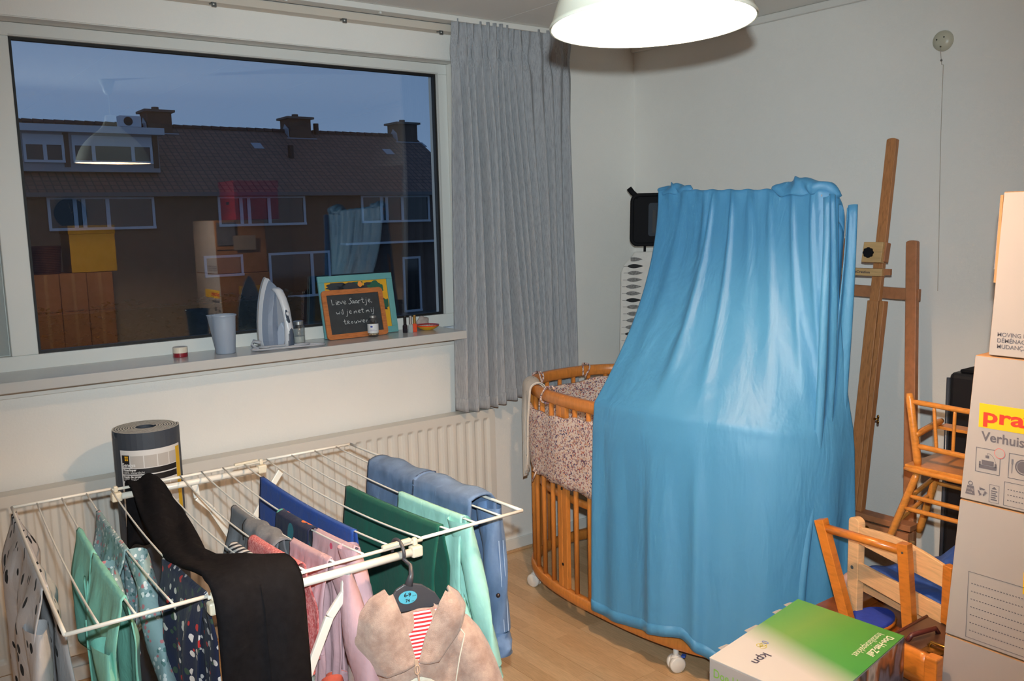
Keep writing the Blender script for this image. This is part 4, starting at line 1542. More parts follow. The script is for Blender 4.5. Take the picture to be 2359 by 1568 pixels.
# mint sweater
M_mi2 = cloth('mint_sweat_cloth', (166, 220, 206), 0.05)
t, fn = drape('mint_sweater', 'pale mint sweater with long hanging sleeve between green cloth and jeans', 'clothing', M_mi2, 13.0, -1.30, -1.615, 0.28, 0.30, r=0.007, amp=0.010, kf=1.8, ph=0.5, spread=0.008)
slv(-2.205, -1.60, 0.89, -2.165, -1.66, 0.515, 0.042, 0.030, 0.6, m=18).build('sleeve', M_mi2, t, smooth=True)
slv(-2.165, -1.66, 0.515, -2.163, -1.665, 0.46, 0.029, 0.026, 0.7, n=5).build('cuff', M_mi2, t, smooth=True)
slv(-2.225, -1.615, 0.70, -2.215, -1.63, 0.60, 0.022, 0.012, 0.5, n=7).build('pocket_flap', M_mi2, t, smooth=True)
# jeans shirt over the two outer wires
def denim():
    T = NT('blue_denim')
    c = srgb(100, 124, 158)
    ns = T.n('ShaderNodeTexNoise', Scale=18.0, Detail=6.0)
    T.l(T.coord((1, 1, 0.5)), ns.inputs['Vector'])
    T.l(T.ramp(ns.outputs['Fac'], [(0.32, shade(c, 0.72)), (0.55, c), (0.75, shade(c, 1.35))]), T.p.inputs['Base Color'])
    weave(T, 600, 0.25)
    return T.m
M_den = denim()
jt = thing('denim_shirt', (-2.11, -1.27, 0.9), 'blue denim shirt with sleeves over the outer right wires', 'clothing', 'laundry hung over the drying rack')
def den_over(y0, y1, L, R, ph, lift=0.0):
    def fn(u, v):
        y = lerp(y0, y1, u)
        a, b = wire(14, yt(y)), wire(15, yt(y))
        top = (b.x - a.x) + 0.012
        tot = L + top + R
        c = v * tot
        wr = 0.004 * math.sin(11 * u + ph + 8 * v)
        if c < L:
            h = L - c
            return (a.x - 0.008 - 0.012 * smooth01(h / 0.1) * (1 + math.sin(5 * u + ph)) * 0.6, y + 0.05 * h * (u - 0.5), a.z + 0.004 - h + wr)
        if c < L + top:
            f = (c - L) / top
            return (a.x - 0.008 + (top + 0.004) * f, y, lerp(a.z, b.z, f) + 0.009 + 0.010 * math.sin(PI * f) + wr + lift)
        h = c - L - top
        return (b.x + 0.010 + 0.010 * smooth01(h / 0.1) * (1 + math.sin(4 * u + ph)) * 0.6, y, b.z + 0.004 - h + wr)
    return fn
MB().grid(den_over(-0.985, -1.265, 0.20, 0.30, 0.4), 26, 40).build('back_panel', M_den, jt, smooth=True, solid=0.006)
f2 = den_over(-1.255, -1.545, 0.20, 0.33, 1.7, 0.004)
MB().grid(f2, 26, 40).build('front_panel', M_den, jt, smooth=True, solid=0.006)
MB().tube([Vector(f2(0.005, v)) + Vector((0, 0, 0.005)) for v in [0.25 + k / 30 for k in range(14)]], 0.003, 6).build('edge_seam', pm('dark_stitch', (40, 52, 80), 0.9), jt, smooth=True)
slv(-2.075, -1.545, 0.885, -2.072, -1.565, 0.545, 0.040, 0.034, 0.75, n=24, m=20).build('sleeve', M_den, jt, smooth=True)
slv(-2.072, -1.565, 0.545, -2.072, -1.567, 0.478, 0.036, 0.037, 0.75, n=6, m=20).build('cuff', M_den, jt, smooth=True)
MB().ball((-2.094, -1.595, 0.655), 0.006, 6).build('button', pm('button_metal', (70, 60, 58), 0.3, metal=0.7), jt, smooth=True)
for dx in (0.0, 0.012):
    MB().tube([(-2.083 + dx, -1.589 - dx * 0.2, 0.80), (-2.080 + dx, -1.594 - dx * 0.2, 0.66), (-2.079 + dx, -1.598 - dx * 0.2, 0.55)], 0.0012, 5).build('stitching', pm('pale_stitch', (164, 180, 204), 0.9), jt)

# ------------------------------------------------------------------ fleece jacket on a hanger at the front tube
HX, HY = -2.437, -1.728
hang = thing('clothes_hanger', (HX, HY, 0.80), 'dark grey plastic hanger with round blue size sticker', 'hanger')
M_hng = pm('grey_hanger_plastic', (72, 70, 74), 0.4)
hk = []
for k in range(15):
    a = math.radians(200 - k * 18.5)
    hk.append((HX + 0.004 + 0.002, -1.676 + 0.026 * math.cos(a) * -1.0, 0.872 + 0.026 * math.sin(a)))
hk = [(HX + 0.012, -1.664 + 0.028 * math.cos(math.radians(a)), 0.880 + 0.028 * math.sin(math.radians(a))) for a in range(-20, 215, 16)]
hk += [(HX + 0.014, HY + 0.012, 0.862), (HX + 0.008, HY, 0.845), (HX, HY, 0.822)]
MB().tube(hk, [0.0034] + [0.0044] * (len(hk) - 3) + [0.006, 0.010], 10).build('hook', M_hng, hang, smooth=True)
fx = Vector((0.955, -0.297, 0)).normalized()      # hanger's long axis, swung a little
fn_ = Vector((-fx.y, fx.x, 0)) * -1.0              # facing the camera
HP = Vector((HX, HY, 0))
def hp(a, z, o=0.0):
    return HP + fx * a + fn_ * o + Vector((0, 0, z + 0.020))
yoke = [(-0.045, 0.742), (0.045, 0.742), (0.075, 0.75), (0.060, 0.776), (0.030, 0.800), (0.010, 0.806), (-0.012, 0.806), (-0.03, 0.797), (-0.045, 0.775)]
MB().prism([hp(a, z, -0.003) for a, z in yoke], fn_ * 0.008).build('yoke', M_hng, hang, bevel=0.002)
st = MB()
disc2d(st, hp(-0.004, 0.776, 0.0056), fx, (0, 0, 1), 0, 0, 0.0215, 0.0155)
so = st.build('size_sticker', pm('sticker_cyan', (92, 184, 204), 0.4), hang)
tx = MB()
add_text(tx, '6-9', hp(-0.013, 0.778, 0.0062), fx, (0, 0, 1), 0.0125, bold=0.0004)
add_text(tx, '74', hp(-0.010, 0.765, 0.0062), fx, (0, 0, 1), 0.010, bold=0.0003)
add_text(tx, 'mnd', hp(0.006, 0.777, 0.0062), fx, (0, 0, 1), 0.005)
add_text(tx, 'cm', hp(0.004, 0.765, 0.0062), fx, (0, 0, 1), 0.005)
tx.build('size_lettering', pm('ink_black', (24, 24, 28), 0.6), so)

def fleece_mat(name, c1, c2):
    T = NT(name)
    ns = T.n('ShaderNodeTexNoise', Scale=30.0, Detail=6.0, Roughness=0.65)
    T.l(T.coord(), ns.inputs['Vector'])
    T.l(T.ramp(ns.outputs['Fac'], [(0.35, srgb(*c1)), (0.68, srgb(*c2))]), T.p.inputs['Base Color'])
    nb = T.n('ShaderNodeTexNoise', Scale=420.0, Detail=4.0)
    T.l(T.coord(), nb.inputs['Vector'])
    T.bump(nb.outputs['Fac'], 0.5, 0.003)
    T.p.inputs['Roughness'].default_value = 0.95
    T.p.inputs['Sheen Weight'].default_value = 0.4
    T.p.inputs['Specular IOR Level'].default_value = 0.1
    return T.m
M_fle = fleece_mat('beige_fleece', (164, 134, 120), (198, 170, 154))
M_crm = fleece_mat('cream_fleece', (214, 206, 186), (232, 224, 206))
jk = thing('fleece_jacket', (HX, HY - 0.02, 0.42), 'beige hooded fleece baby suit with cream belly and red striped lining on hanger', 'clothing')
# half widths by height (left, right) and depth
zz = [0.34, 0.45, 0.55, 0.63, 0.685, 0.715, 0.735, 0.752]
lw = [0.098, 0.098, 0.098, 0.108, 0.118, 0.106, 0.075, 0.052]
rw = [0.118, 0.122, 0.128, 0.130, 0.118, 0.098, 0.078, 0.055]
dp = [0.060, 0.062, 0.060, 0.056, 0.050, 0.042, 0.034, 0.026]
def torso(u, v):
    z = lerp(0.34, 0.752, v)
    a = 2 * PI * u
    c, s = math.cos(a), math.sin(a)
    w = lin(zz, rw, z) if c > 0 else lin(zz, lw, z)
    d_ = lin(zz, dp, z)
    x = w * math.copysign(abs(c) ** 0.75, c)
    o = d_ * math.copysign(abs(s) ** 0.75, s)
    wr = 0.004 * math.sin(30 * z + 4 * x * 20) + 0.003 * math.sin(5 * a + 40 * z)
    return hp(x, z, o + wr)
MB().grid(torso, 64, 36, cu=True).build('body', M_fle, jk, smooth=True, sub=1)
# sleeves
def jslv(pts, rad, flat=0.8):
    mb = MB().tube([hp(*p) for p in pts], rad, 16)
    return mb
jslv([(0.085, 0.715, 0.0), (0.118, 0.665, 0.008), (0.150, 0.58, 0.02), (0.175, 0.49, 0.03), (0.19, 0.42, 0.035)], [0.034, 0.05, 0.052, 0.048, 0.044]).build('sleeve', M_fle, jk, smooth=True, sub=1)
jslv([(-0.075, 0.705, -0.01), (-0.095, 0.65, -0.03), (-0.098, 0.56, -0.05), (-0.095, 0.45, -0.06)], [0.034, 0.045, 0.045, 0.042]).build('sleeve', M_fle, jk, smooth=True, sub=1)
MB().tube([hp(0.090, 0.722, 0.048), hp(0.112, 0.69, 0.056), hp(0.096, 0.64, 0.064), hp(0.083, 0.58, 0.068), hp(0.078, 0.50, 0.072)], 0.0016, 6).build('armhole_seam', M_crm, jk, smooth=True)
# hood halves either side of the opening
def hoodf(inner, outer, dep):
    def cur(pts, t_):
        n = len(pts) - 1
        return [lin([k / n for k in range(n + 1)], [p[c] for p in pts], t_) for c in (0, 1)]
    def fn(u, v):
        a, b = cur(inner, v), cur(outer, v)
        x_, z_ = lerp(a[0], b[0], u), lerp(a[1], b[1], u)
        base = lerp(0.030, 0.058, v) if u < 0.75 else lerp(0.030, 0.058, v) * (1 - (u - 0.75) * 2.6)
        o_ = base + dep * math.sin(PI * min(1, u * 0.9 + 0.1)) ** 0.8 * (0.45 + 0.55 * math.sin(PI * min(1, v + 0.15)))
        o_ += 0.0015 * math.sin(9 * u + 5 * v) + 0.0015 * math.sin(8 * v - 6 * u)
        return hp(x_, z_, o_)
    return fn
MB().grid(hoodf([(-0.048, 0.803), (-0.038, 0.775), (-0.028, 0.745), (-0.014, 0.70), (-0.004, 0.645)], [(-0.056, 0.804), (-0.090, 0.790), (-0.120, 0.750), (-0.132, 0.70), (-0.090, 0.620)], 0.026), 20, 22).build('hood', M_fle, jk, smooth=True, solid=0.008, sub=1)
MB().grid(hoodf([(0.078, 0.790), (0.060, 0.772), (0.044, 0.746), (0.020, 0.70), (0.002, 0.645)], [(0.086, 0.791), (0.110, 0.772), (0.126, 0.740), (0.118, 0.70), (0.060, 0.640)], 0.026), 20, 22).build('hood', M_fle, jk, smooth=True, solid=0.008, sub=1)
# striped lining in the opening
M_rst = stripe_mat('red_white_stripe', (226, 216, 216), (200, 52, 58), 40.0, 'Z')
ln = MB()
ln.add([hp(-0.040, 0.748, 0.024), hp(0.064, 0.748, 0.024), hp(0.036, 0.70, 0.046), hp(0.004, 0.64, 0.062), hp(-0.026, 0.70, 0.046)], [(0, 1, 2, 4), (4, 2, 3)])
ln.build('striped_lining', M_rst, jk, solid=0.003)
# zip and pull
MB().tube([hp(-0.004, 0.655, 0.062), hp(0.0, 0.60, 0.069), hp(0.001, 0.50, 0.072), hp(0.001, 0.36, 0.072)], 0.0024, 6).build('zip', pm('tan_zip', (196, 162, 140), 0.6), jk, smooth=True)
zp = MB()
zp.obox(hp(-0.004, 0.650, 0.067), (0.009, 0.003, 0.014), Matrix.Rotation(-0.3, 3, 'Z'))
zp.build('zip_slider', pm('tan_slider', (204, 172, 146), 0.4), jk, bevel=0.001)
MB().tube([hp(-0.004 + 0.0055 * math.sin(k / 12 * 2 * PI), 0.634 + 0.011 * math.cos(k / 12 * 2 * PI), 0.0705) for k in range(12)], 0.0016, 6, closed=True).build('zip_pull', pm('tan_slider', (204, 172, 146)), jk, smooth=True)
# cream belly patch following the front of the body
def belly(u, v):
    z = lerp(0.34, 0.612, v)
    hw = 0.070 * math.sqrt(max(0.0, 1 - max(0, (z - 0.50) / 0.1125) ** 2)) + 0.0005
    x = lerp(-hw, hw * 0.98, u)
    w = lin(zz, rw, z) if x > 0 else lin(zz, lw, z)
    d_ = lin(zz, dp, z)
    c = min(0.98, abs(x / w) ** (1 / 0.75))
    o = d_ * (math.sqrt(1 - c * c) ** 0.75)
    return hp(x, z, o + 0.0065)
MB().grid(belly, 30, 30).build('belly_patch', M_crm, jk, smooth=True, solid=0.003)
# ------------------------------------------------------------------ roofing-felt roll beside the radiator
rc = Vector((-2.612, -0.262, 0))
RR, RH = 0.110, 0.962
roll = thing('underlay_roll', tuple(rc), 'tall dark roll of floor underlay with white and yellow label beside the radiator', 'roll')
M_felt = pm('slate_blue_felt', (58, 66, 78), 0.6, var=0.06, vscale=8)
M_felte = pm('felt_edge', (214, 211, 203), 0.9, var=0.25, vscale=120)
mb = MB()
pts_o, n_t = [], 9
for k in range(n_t * 36 + 1):
    a = 2 * PI * k / 36
    pts_o.append((a, 0.034 + (RR - 0.034) * k / (n_t * 36)))
vs, fs = [], []
tw_ = 0.0062
for a, r in pts_o:
    for z, rr in ((0.0, r), (RH, r), (RH, r - tw_), (0.0, r - tw_)):
        vs.append(rc + Vector((rr * math.cos(a), rr * math.sin(a), z)))
for k in range(len(pts_o) - 1):
    for j in range(4):
        l = (j + 1) % 4
        fs.append((k * 4 + j, (k + 1) * 4 + j, (k + 1) * 4 + l, k * 4 + l))
mb.add(vs, fs)
ro = mb.build('wound_sheet', M_felt, roll)
ro.data.materials.append(M_felte)
for p in ro.data.polygons:
    if abs(p.normal.z) > 0.7:
        p.material_index = 1
MB().cyl(rc + Vector((0, 0, 0.001)), rc + Vector((0, 0, RH - 0.012)), 0.030, n=24).build('core', pm('roll_core', (34, 38, 46), 0.8), roll)
tab = MB()
A = math.atan2(CAM.y - rc.y, CAM.x - rc.x)
def rl(a, z, o):
    return rc + Vector(((RR + o) * math.cos(A + a), (RR + o) * math.sin(A + a), z))
tab.add([rl(-1.05, RH - 0.02, 0.0), rl(-1.05, RH + 0.006, 0.006), rl(-1.2, RH - 0.0, 0.001), rl(-1.2, RH - 0.02, 0.0)], [(0, 1, 2, 3)])
tab.build('loose_corner', M_felt, roll, solid=0.002)

def curved(mb, a0, a1, z0, z1, o, n=14):
    mb.grid(lambda u, v: rl(lerp(a0, a1, u), lerp(z0, z1, v), o), n, 2)
    return mb
AW = 0.00 # label spans about a third of the roll; image-right is increasing angle
L0, L1, LZ0, LZ1 = -0.84, 1.14, 0.640, 0.905
def la(x):
    return lerp(L0, L1, x)
def lz(y):
    return lerp(LZ1, LZ0, y)
lab = curved(MB(), L0, L1, LZ0, LZ1, 0.0012, 24).build('paper_label', pm('label_white', (218, 217, 216), 0.5), roll, smooth=True)
g = MB()
for r0, r1 in ((0.07, 0.225), (0.43, 0.56), (0.585, 0.72), (0.745, 0.88)):
    for c0, c1 in ((0.17, 0.36), (0.375, 0.555), (0.57, 0.735), (0.75, 0.88)):
        curved(MB(), la(c0), la(c1), lz(r1), lz(r0), 0.0018, 5).build('label_tile', pm('label_grey', (184, 180, 176), 0.5), lab, smooth=True)
b = MB()
curved(b, la(0.03), la(0.155), lz(0.215), lz(0.06), 0.0021, 4)
curved(b, la(0.03), la(0.88), lz(0.305), lz(0.235), 0.0022, 16)
curved(b, la(0.03), la(0.88), lz(0.395), lz(0.32), 0.0022, 16)
b.build('label_black_bands', pm('label_black', (22, 21, 24), 0.5), lab, smooth=True)
y = MB()
curved(y, la(0.885), la(0.985), lz(0.93), lz(0.03), 0.0021, 5)
y.build('label_yellow_strip', pm('label_yellow', (212, 170, 24), 0.5), lab, smooth=True)
q4 = MB()
for cx, cz in ((0.095, 0.085), (0.125, 0.085), (0.095, 0.118), (0.125, 0.118)):
    curved(q4, la(cx - 0.012), la(cx + 0.012), lz(cz + 0.013), lz(cz - 0.013), 0.0028, 3)
q4.build('label_logo_squares', pm('logo_yellow', (236, 176, 30), 0.5), lab, smooth=True)
def ctext(mb, s, x, y, size, bold=0.0):
    vs, fs = text_shape(s, size, 'LEFT', 0, bold)
    return mb.add([rl(la(x) + v.x / RR, lz(y) + v.y, 0.0030) for v in vs], fs)
t = MB()
ctext(t, 'Sencys', 0.033, 0.205, 0.017, 0.0005)
ctext(t, 'Vloerloper', 0.04, 0.262, 0.0105, 0.0004)
ctext(t, '100% waterdicht', 0.04, 0.295, 0.0105)
ctext(t, 'Tapis de protection', 0.04, 0.350, 0.0105, 0.0004)
ctext(t, '100% étanche', 0.04, 0.385, 0.0105)
t.build('label_white_lettering', pm('print_white', (230, 230, 230), 0.5), lab)
t = MB()
for k, yy in enumerate((0.425, 0.445, 0.465)):
    ctext(t, 'Pour protection de sol lors de travaux', 0.05, yy, 0.0058)
t.build('label_small_print', pm('print_grey', (100, 98, 98), 0.5), lab)

# ------------------------------------------------------------------ things on the window sill
def at_sill(x, y):
    return Vector((x, y, ZS + 0.0003))

p = at_sill(-2.402, -0.010)
tin = thing('candle_tin', tuple(p), 'small white and dark red round tin on the sill', 'tin')
MB().lathe([(0.0255, 0.0), (0.0262, 0.002), (0.0262, 0.016), (0.001, 0.016)], p, 28, capb=True).build('base', pm('dark_red_tin', (132, 26, 40), 0.3), tin, smooth=False)
MB().lathe([(0.0268, 0.016), (0.0268, 0.036), (0.0255, 0.038), (0.0005, 0.038)], p, 28).build('lid', pm('cream_tin', (222, 208, 188), 0.4), tin)

p = at_sill(-2.243, -0.048)
cup = thing('measuring_cup', tuple(p), 'translucent grey-blue plastic measuring cup with spout on the sill', 'cup')
M_cup = pm('cloudy_plastic', (164, 174, 190), 0.35, trans=0.15, spec=0.5)
prof = [(0.0345, 0.0), (0.0365, 0.003), (0.0422, 0.105), (0.0428, 0.118), (0.0436, 0.132), (0.0445, 0.146), (0.046, 0.148), (0.0435, 0.147), (0.0355, 0.006), (0.001, 0.005)]
mb = MB().lathe(prof, p, 36, capb=True)
for v in mb.v:
    h = (v.z - p.z)
    d = Vector((v.x - p.x, v.y - p.y))
    dirv = Vector((-0.80, 0.60))
    if h > 0.115 and d.length > 0.03:
        c = d.normalized().dot(dirv)
        if c > 0.8:
            k = smooth01((c - 0.8) / 0.2) * smooth01((h - 0.115) / 0.033)
            v.x += dirv.x * 0.020 * k
            v.y += dirv.y * 0.020 * k
mb.build('body', M_cup, cup, smooth=True)
MB().lathe([(0.0466, 0.143), (0.048, 0.146), (0.0466, 0.149)], p, 36).build('rim_bead', M_cup, cup, smooth=True)

# steam iron standing on its heel
p = at_sill(-2.030, -0.010)
iron = thing('steam_iron', tuple(p), 'white and blue-grey steam iron standing on its heel with coiled cord', 'iron')
e1 = Vector((0.40, -0.917, 0)).normalized()
e2 = Vector((0.917, 0.40, 0)).normalized()
def ip(a, w, z):
    return p + e1 * a + e2 * w + Vector((0, 0, z))
zi = [0.0, 0.01, 0.03, 0.06, 0.10, 0.14, 0.18, 0.215, 0.245, 0.265, 0.274]
wi = [0.046, 0.052, 0.056, 0.057, 0.055, 0.050, 0.042, 0.032, 0.020, 0.009, 0.001]
def outline(k, z0=0.0, zs=1.0):
    L = [(lin(zi, wi, z) * k, z) for z in zi]
    return [(-w, z0 + z * zs) for w, z in L] + [(w, z0 + z * zs) for w, z in reversed(L)]
def loft(secs, name, mat, smooth=True):
    mb = MB()
    vs, fs = [], []
    n = None
    for a, k, z0, zs in secs:
        o = outline(k, z0, zs)
        n = len(o)
        vs += [ip(a, w, z) for w, z in o]
    for i in range(len(secs) - 1):
        for j in range(n):
            l = (j + 1) % n
            fs.append((i * n + j, i * n + l, (i + 1) * n + l, (i + 1) * n + j))
    fs.append(tuple(range(n - 1, -1, -1)))
    fs.append(tuple((len(secs) - 1) * n + j for j in range(n)))
    return mb.add(vs, fs).build(name, mat, iron, smooth=False, bevel=0.003)
loft([(-0.040, 0.97, 0.006, 0.985), (-0.034, 1.0, 0.004, 1.0), (-0.031, 1.0, 0.004, 1.0)], 'soleplate', pm('iron_sole', (188, 184, 176), 0.25, metal=0.6))
loft([(-0.0305, 0.985, 0.004, 0.99), (-0.012, 0.97, 0.002, 0.98)], 'skirt', pm('iron_white', (208, 208, 212), 0.3))
loft([(-0.0115, 0.955, 0.0, 0.965), (0.012, 0.80, 0.0, 0.92), (0.026, 0.60, 0.0, 0.88)], 'water_tank', pm('iron_tank_blue', (128, 138, 156), 0.25, spec=0.5))
# handle loop
hp_ = [(0.018, 0.232), (0.038, 0.222), (0.056, 0.19), (0.070, 0.15), (0.077, 0.11), (0.079, 0.07), (0.078, 0.03), (0.072, 0.004)]
mb = MB()
vs, fs = [], []
for i, (a, z) in enumerate(hp_):
    w = 0.019
    t0 = 0.013 if i < 5 else 0.020
    for k in range(12):
        g_ = 2 * PI * k / 12
        vs.append(ip(a + t0 * math.cos(g_) * 0.9, w * math.sin(g_), z + (t0 * math.cos(g_) * 0.5 if i < 4 else 0)))
for i in range(len(hp_) - 1):
    for k in range(12):
        l = (k + 1) % 12
        fs.append((i * 12 + k, i * 12 + l, (i + 1) * 12 + l, (i + 1) * 12 + k))
fs.append(tuple(range(11, -1, -1)))
fs.append(tuple((len(hp_) - 1) * 12 + k for k in range(12)))
mb.add(vs, fs).build('handle', pm('iron_white', (208, 208, 212)), iron, smooth=True)
MB().prism([ip(a, -0.012, z) for a, z in ((0.026, 0.002), (0.066, 0.002), (0.066, 0.075), (0.050, 0.10), (0.036, 0.085), (0.026, 0.06))], e2 * 0.024).build('heel_block', pm('iron_pale_blue', (184, 192, 208), 0.3), iron, bevel=0.003)
MB().prism([ip(a, -0.004, z) for a, z in ((0.024, 0.06), (0.05, 0.10), (0.064, 0.10), (0.058, 0.17), (0.03, 0.225), (0.022, 0.2))], e2 * 0.008).build('inner_web', pm('iron_grey', (168, 170, 178), 0.35), iron)
def face(pts_az, w0, w1, name, mat, a_add=0.0):
    pass
mb = MB()
disc2d(mb, ip(0.0855, -0.0085, 0.125), (e2 * 0.92 + e1 * -0.38), Vector((0, 0, 1)) + e1 * -0.25, 0, 0, 0.0155, 0.026)
o = mb.build('control_panel', pm('iron_panel', (76, 86, 102), 0.4), iron, solid=0.004)
MB().tube([ip(0.086, -0.011, 0.134), ip(0.094, -0.014, 0.137)], 0.008, 14).build('dial', pm('iron_white', (208, 208, 212)), o, smooth=True)
MB().tube([ip(0.0885, -0.014, 0.112), ip(0.0915, -0.015, 0.112)], 0.0055, 12).build('spray_button', pm('iron_button', (58, 70, 84), 0.4), o)
MB().grid(lambda u, v: ip(0.0795 + 0.0178 * math.cos((u - 0.62) * 1.5), (u - 0.62) * 0.030, lerp(0.006, 0.078, v) ) if abs(u - 0.5) <= 0.5 * math.sqrt(max(0.02, 1 - max(0, v - 0.35) ** 2 * 2.3)) else ip(0.0795 + 0.0172, -0.003, lerp(0.006, 0.078, v)), 12, 14).build('rear_grip', pm('iron_panel', (76, 86, 102)), iron, smooth=True)
cord = thing('iron_cord', tuple(at_sill(-1.98, -0.09)), 'pale grey flex of the iron, looped on the sill', 'cord')
random.seed(2)
cp_ = []
for k in range(90):
    t_ = k / 89
    a = t_ * 2 * PI * 2.6
    cx = -2.02 + 0.03 * math.sin(a * 0.4)
    rx_, ry_ = 0.145 - 0.04 * t_, 0.036 - 0.008 * t_
    x_ = cx + rx_ * math.cos(a)
    y_ = -0.112 + ry_ * math.sin(a) - (x_ + 2.02) * 0.12
    cp_.append((x_, y_, ZS + 0.0042 + 0.010 * t_ + 0.002 * math.sin(a * 1.7)))
MB().tube(cp_, 0.0036, 7).build('flex', pm('grey_flex', (170, 170, 176), 0.45), cord, smooth=True)
MB().tube([ip(-0.02, -0.055, 0.02), ip(-0.045, -0.07, 0.028), ip(-0.05, -0.075, 0.012), (-2.13, -0.09, ZS + 0.006)], [0.008, 0.007, 0.006, 0.004], 9).build('strain_relief', pm('grey_flex', (170, 170, 176)), cord, smooth=True)

def clear_glass(name, tint=(0.9, 0.95, 0.94)):
    T = NT(name)
    T.p.inputs['Base Color'].default_value = (*tint, 1)
    T.p.inputs['Transmission Weight'].default_value = 1.0
    T.p.inputs['Roughness'].default_value = 0.02
    T.p.inputs['IOR'].default_value = 1.35
    return T.m
M_gl = M_glass
M_lid = pm('tin_lid', (170, 170, 168), 0.3, metal=0.8)
p = at_sill(-1.922, 0.0)
jar = thing('glass_jar', tuple(p), 'clear glass jar with white contents and metal lid beside the iron', 'jar')
MB().lathe([(0.021, 0.0), (0.0245, 0.004), (0.0245, 0.066), (0.019, 0.074), (0.018, 0.080), (0.0172, 0.080), (0.018, 0.073), (0.0232, 0.065), (0.0232, 0.006), (0.001, 0.004)], p, 28, capb=True).build('glass', M_gl, jar, smooth=True)
MB().lathe([(0.0225, 0.005), (0.0225, 0.030), (0.001, 0.033)], p, 24, capb=True).build('contents', pm('white_powder', (226, 224, 214), 0.8), jar)
MB().lathe([(0.0205, 0.078), (0.0205, 0.090), (0.0195, 0.092), (0.0005, 0.092)], p, 28, capb=True).build('lid', M_lid, jar)

p = at_sill(-1.603, -0.040)
pj = thing('pill_bottle', tuple(p), 'clear glass pill bottle with white label and tablets before the chalk slate', 'bottle')
MB().lathe([(0.020, 0.0), (0.0235, 0.004), (0.0235, 0.062), (0.020, 0.072), (0.0135, 0.079), (0.0135, 0.084), (0.0125, 0.084), (0.0125, 0.078), (0.019, 0.070), (0.0222, 0.061), (0.0222, 0.006), (0.001, 0.004)], p, 28, capb=True).build('glass', M_gl, pj, smooth=True)
MB().lathe([(0.0155, 0.081), (0.0155, 0.090), (0.0005, 0.091)], p, 24, capb=True).build('cap', M_lid, pj)
mb = MB()
random.seed(5)
for k in range(40):
    a, r_ = random.uniform(0, 2 * PI), 0.017 * math.sqrt(random.random())
    mb.ball(p + Vector((r_ * math.cos(a), r_ * math.sin(a), 0.009 + random.uniform(0, 0.007))), 0.0042, 4, (1, 1, 0.6))
mb.build('tablets', pm('cream_tablet', (240, 206, 166), 0.6), pj, smooth=True, kind='stuff')
Aj = math.atan2(CAM.y - p.y, CAM.x - p.x)
def jp(a, z, o=0.0006, r0=0.0235):
    return p + Vector(((r0 + o) * math.cos(Aj + a), (r0 + o) * math.sin(Aj + a), z))
jl = MB().grid(lambda u, v: jp(lerp(-1.35, 1.35, u), lerp(0.017, 0.056, v)), 20, 2).build('paper_label', pm('label_white', (218, 217, 216)), pj, smooth=True)
mb = MB()
mb.add([jp(0.0 + 0.22 * math.cos(k / 16 * 2 * PI) - 0.25, 0.0445 + 0.0038 * math.sin(k / 16 * 2 * PI), 0.0012) for k in range(16)], [tuple(range(16))])
mb.build('label_logo', pm('logo_blue', (50, 70, 160), 0.5), jl)
mb = MB()
for zq, wq in ((0.030, 0.35), (0.026, 0.8)):
    mb.grid(lambda u, v: jp(lerp(-wq, wq, u) - 0.1, lerp(zq, zq + 0.0014, v), 0.0012), 8, 2)
mb.build('label_print', pm('print_lilac', (150, 130, 160), 0.6), jl)

# teal picture frame leaning on the window, chalk slate in front of it
def leaner(x0, x1, y0, y1, h, roll_=0.0):
    """local frame of a flat thing leaning back: returns P(a,b,o): a along X, b up the face, o out towards the room"""
    base = Vector((x0, y0, ZS + 0.0005))
    ux = Vector((1, 0, 0))
    uy = Vector((0, y1 - y0, h)).normalized()
    n = ux.cross(uy).normalized()
    if n.y > 0:
        n = -n
    return (lambda a, b, o=0.0: base + ux * a + uy * b + n * o), ux, uy, n
FPt, fux, fuy, fnn = leaner(-1.798, 0, 0.028, 0.072, 0.240)
FW, FH = 0.352, 0.264
pf = thing('picture_frame', (-1.60, 0.028, ZS), 'teal wooden picture frame with yellow and black print leaning on the window', 'picture frame')
M_teal = pm('teal_paint', (98, 158, 160), 0.5)
for a0, b0, a1, b1 in ((0, 0, FW, 0.027), (0, FH - 0.027, FW, FH), (0, 0.027, 0.027, FH - 0.027), (FW - 0.027, 0.027, FW, FH - 0.027)):
    MB().prism([FPt(a0, b0), FPt(a1, b0), FPt(a1, b1), FPt(a0, b1)], fnn * 0.012).build('frame_side', M_teal, pf, bevel=0.0012)
MB().prism([FPt(0.02, 0.02, 0.001), FPt(FW - 0.02, 0.02, 0.001), FPt(FW - 0.02, FH - 0.02, 0.001), FPt(0.02, FH - 0.02, 0.001)], fnn * 0.004).build('print', pm('print_ochre', (222, 164, 36), 0.5), pf)
random.seed(21)
def blob(mb, cx, cy, rx, ry, o, n=26, j=0.25):
    pts = []
    for k in range(n):
        a = 2 * PI * k / n
        r_ = 1 + random.uniform(-j, j)
        pts.append(FPt(min(FW - 0.03, max(0.03, cx + rx * r_ * math.cos(a))), min(FH - 0.03, max(0.03, cy + ry * r_ * math.sin(a))), o))
    c = FPt(cx, cy, o)
    mb.add([c] + pts, [(0, 1 + k, 1 + (k + 1) % n) for k in range(n)])
bk = MB()
blob(bk, 0.08, 0.218, 0.045, 0.024, 0.0058)
blob(bk, 0.15, 0.212, 0.06, 0.020, 0.0058)
blob(bk, 0.27, 0.13, 0.05, 0.035, 0.0058)
blob(bk, 0.25, 0.20, 0.05, 0.025, 0.0058)
bk.build('print_dark_shapes', pm('print_charcoal', (46, 50, 58), 0.6), pf)
gr = MB()
blob(gr, 0.270, 0.20, 0.040, 0.028, 0.0064)
blob(gr, 0.19, 0.228, 0.020, 0.008, 0.0064)
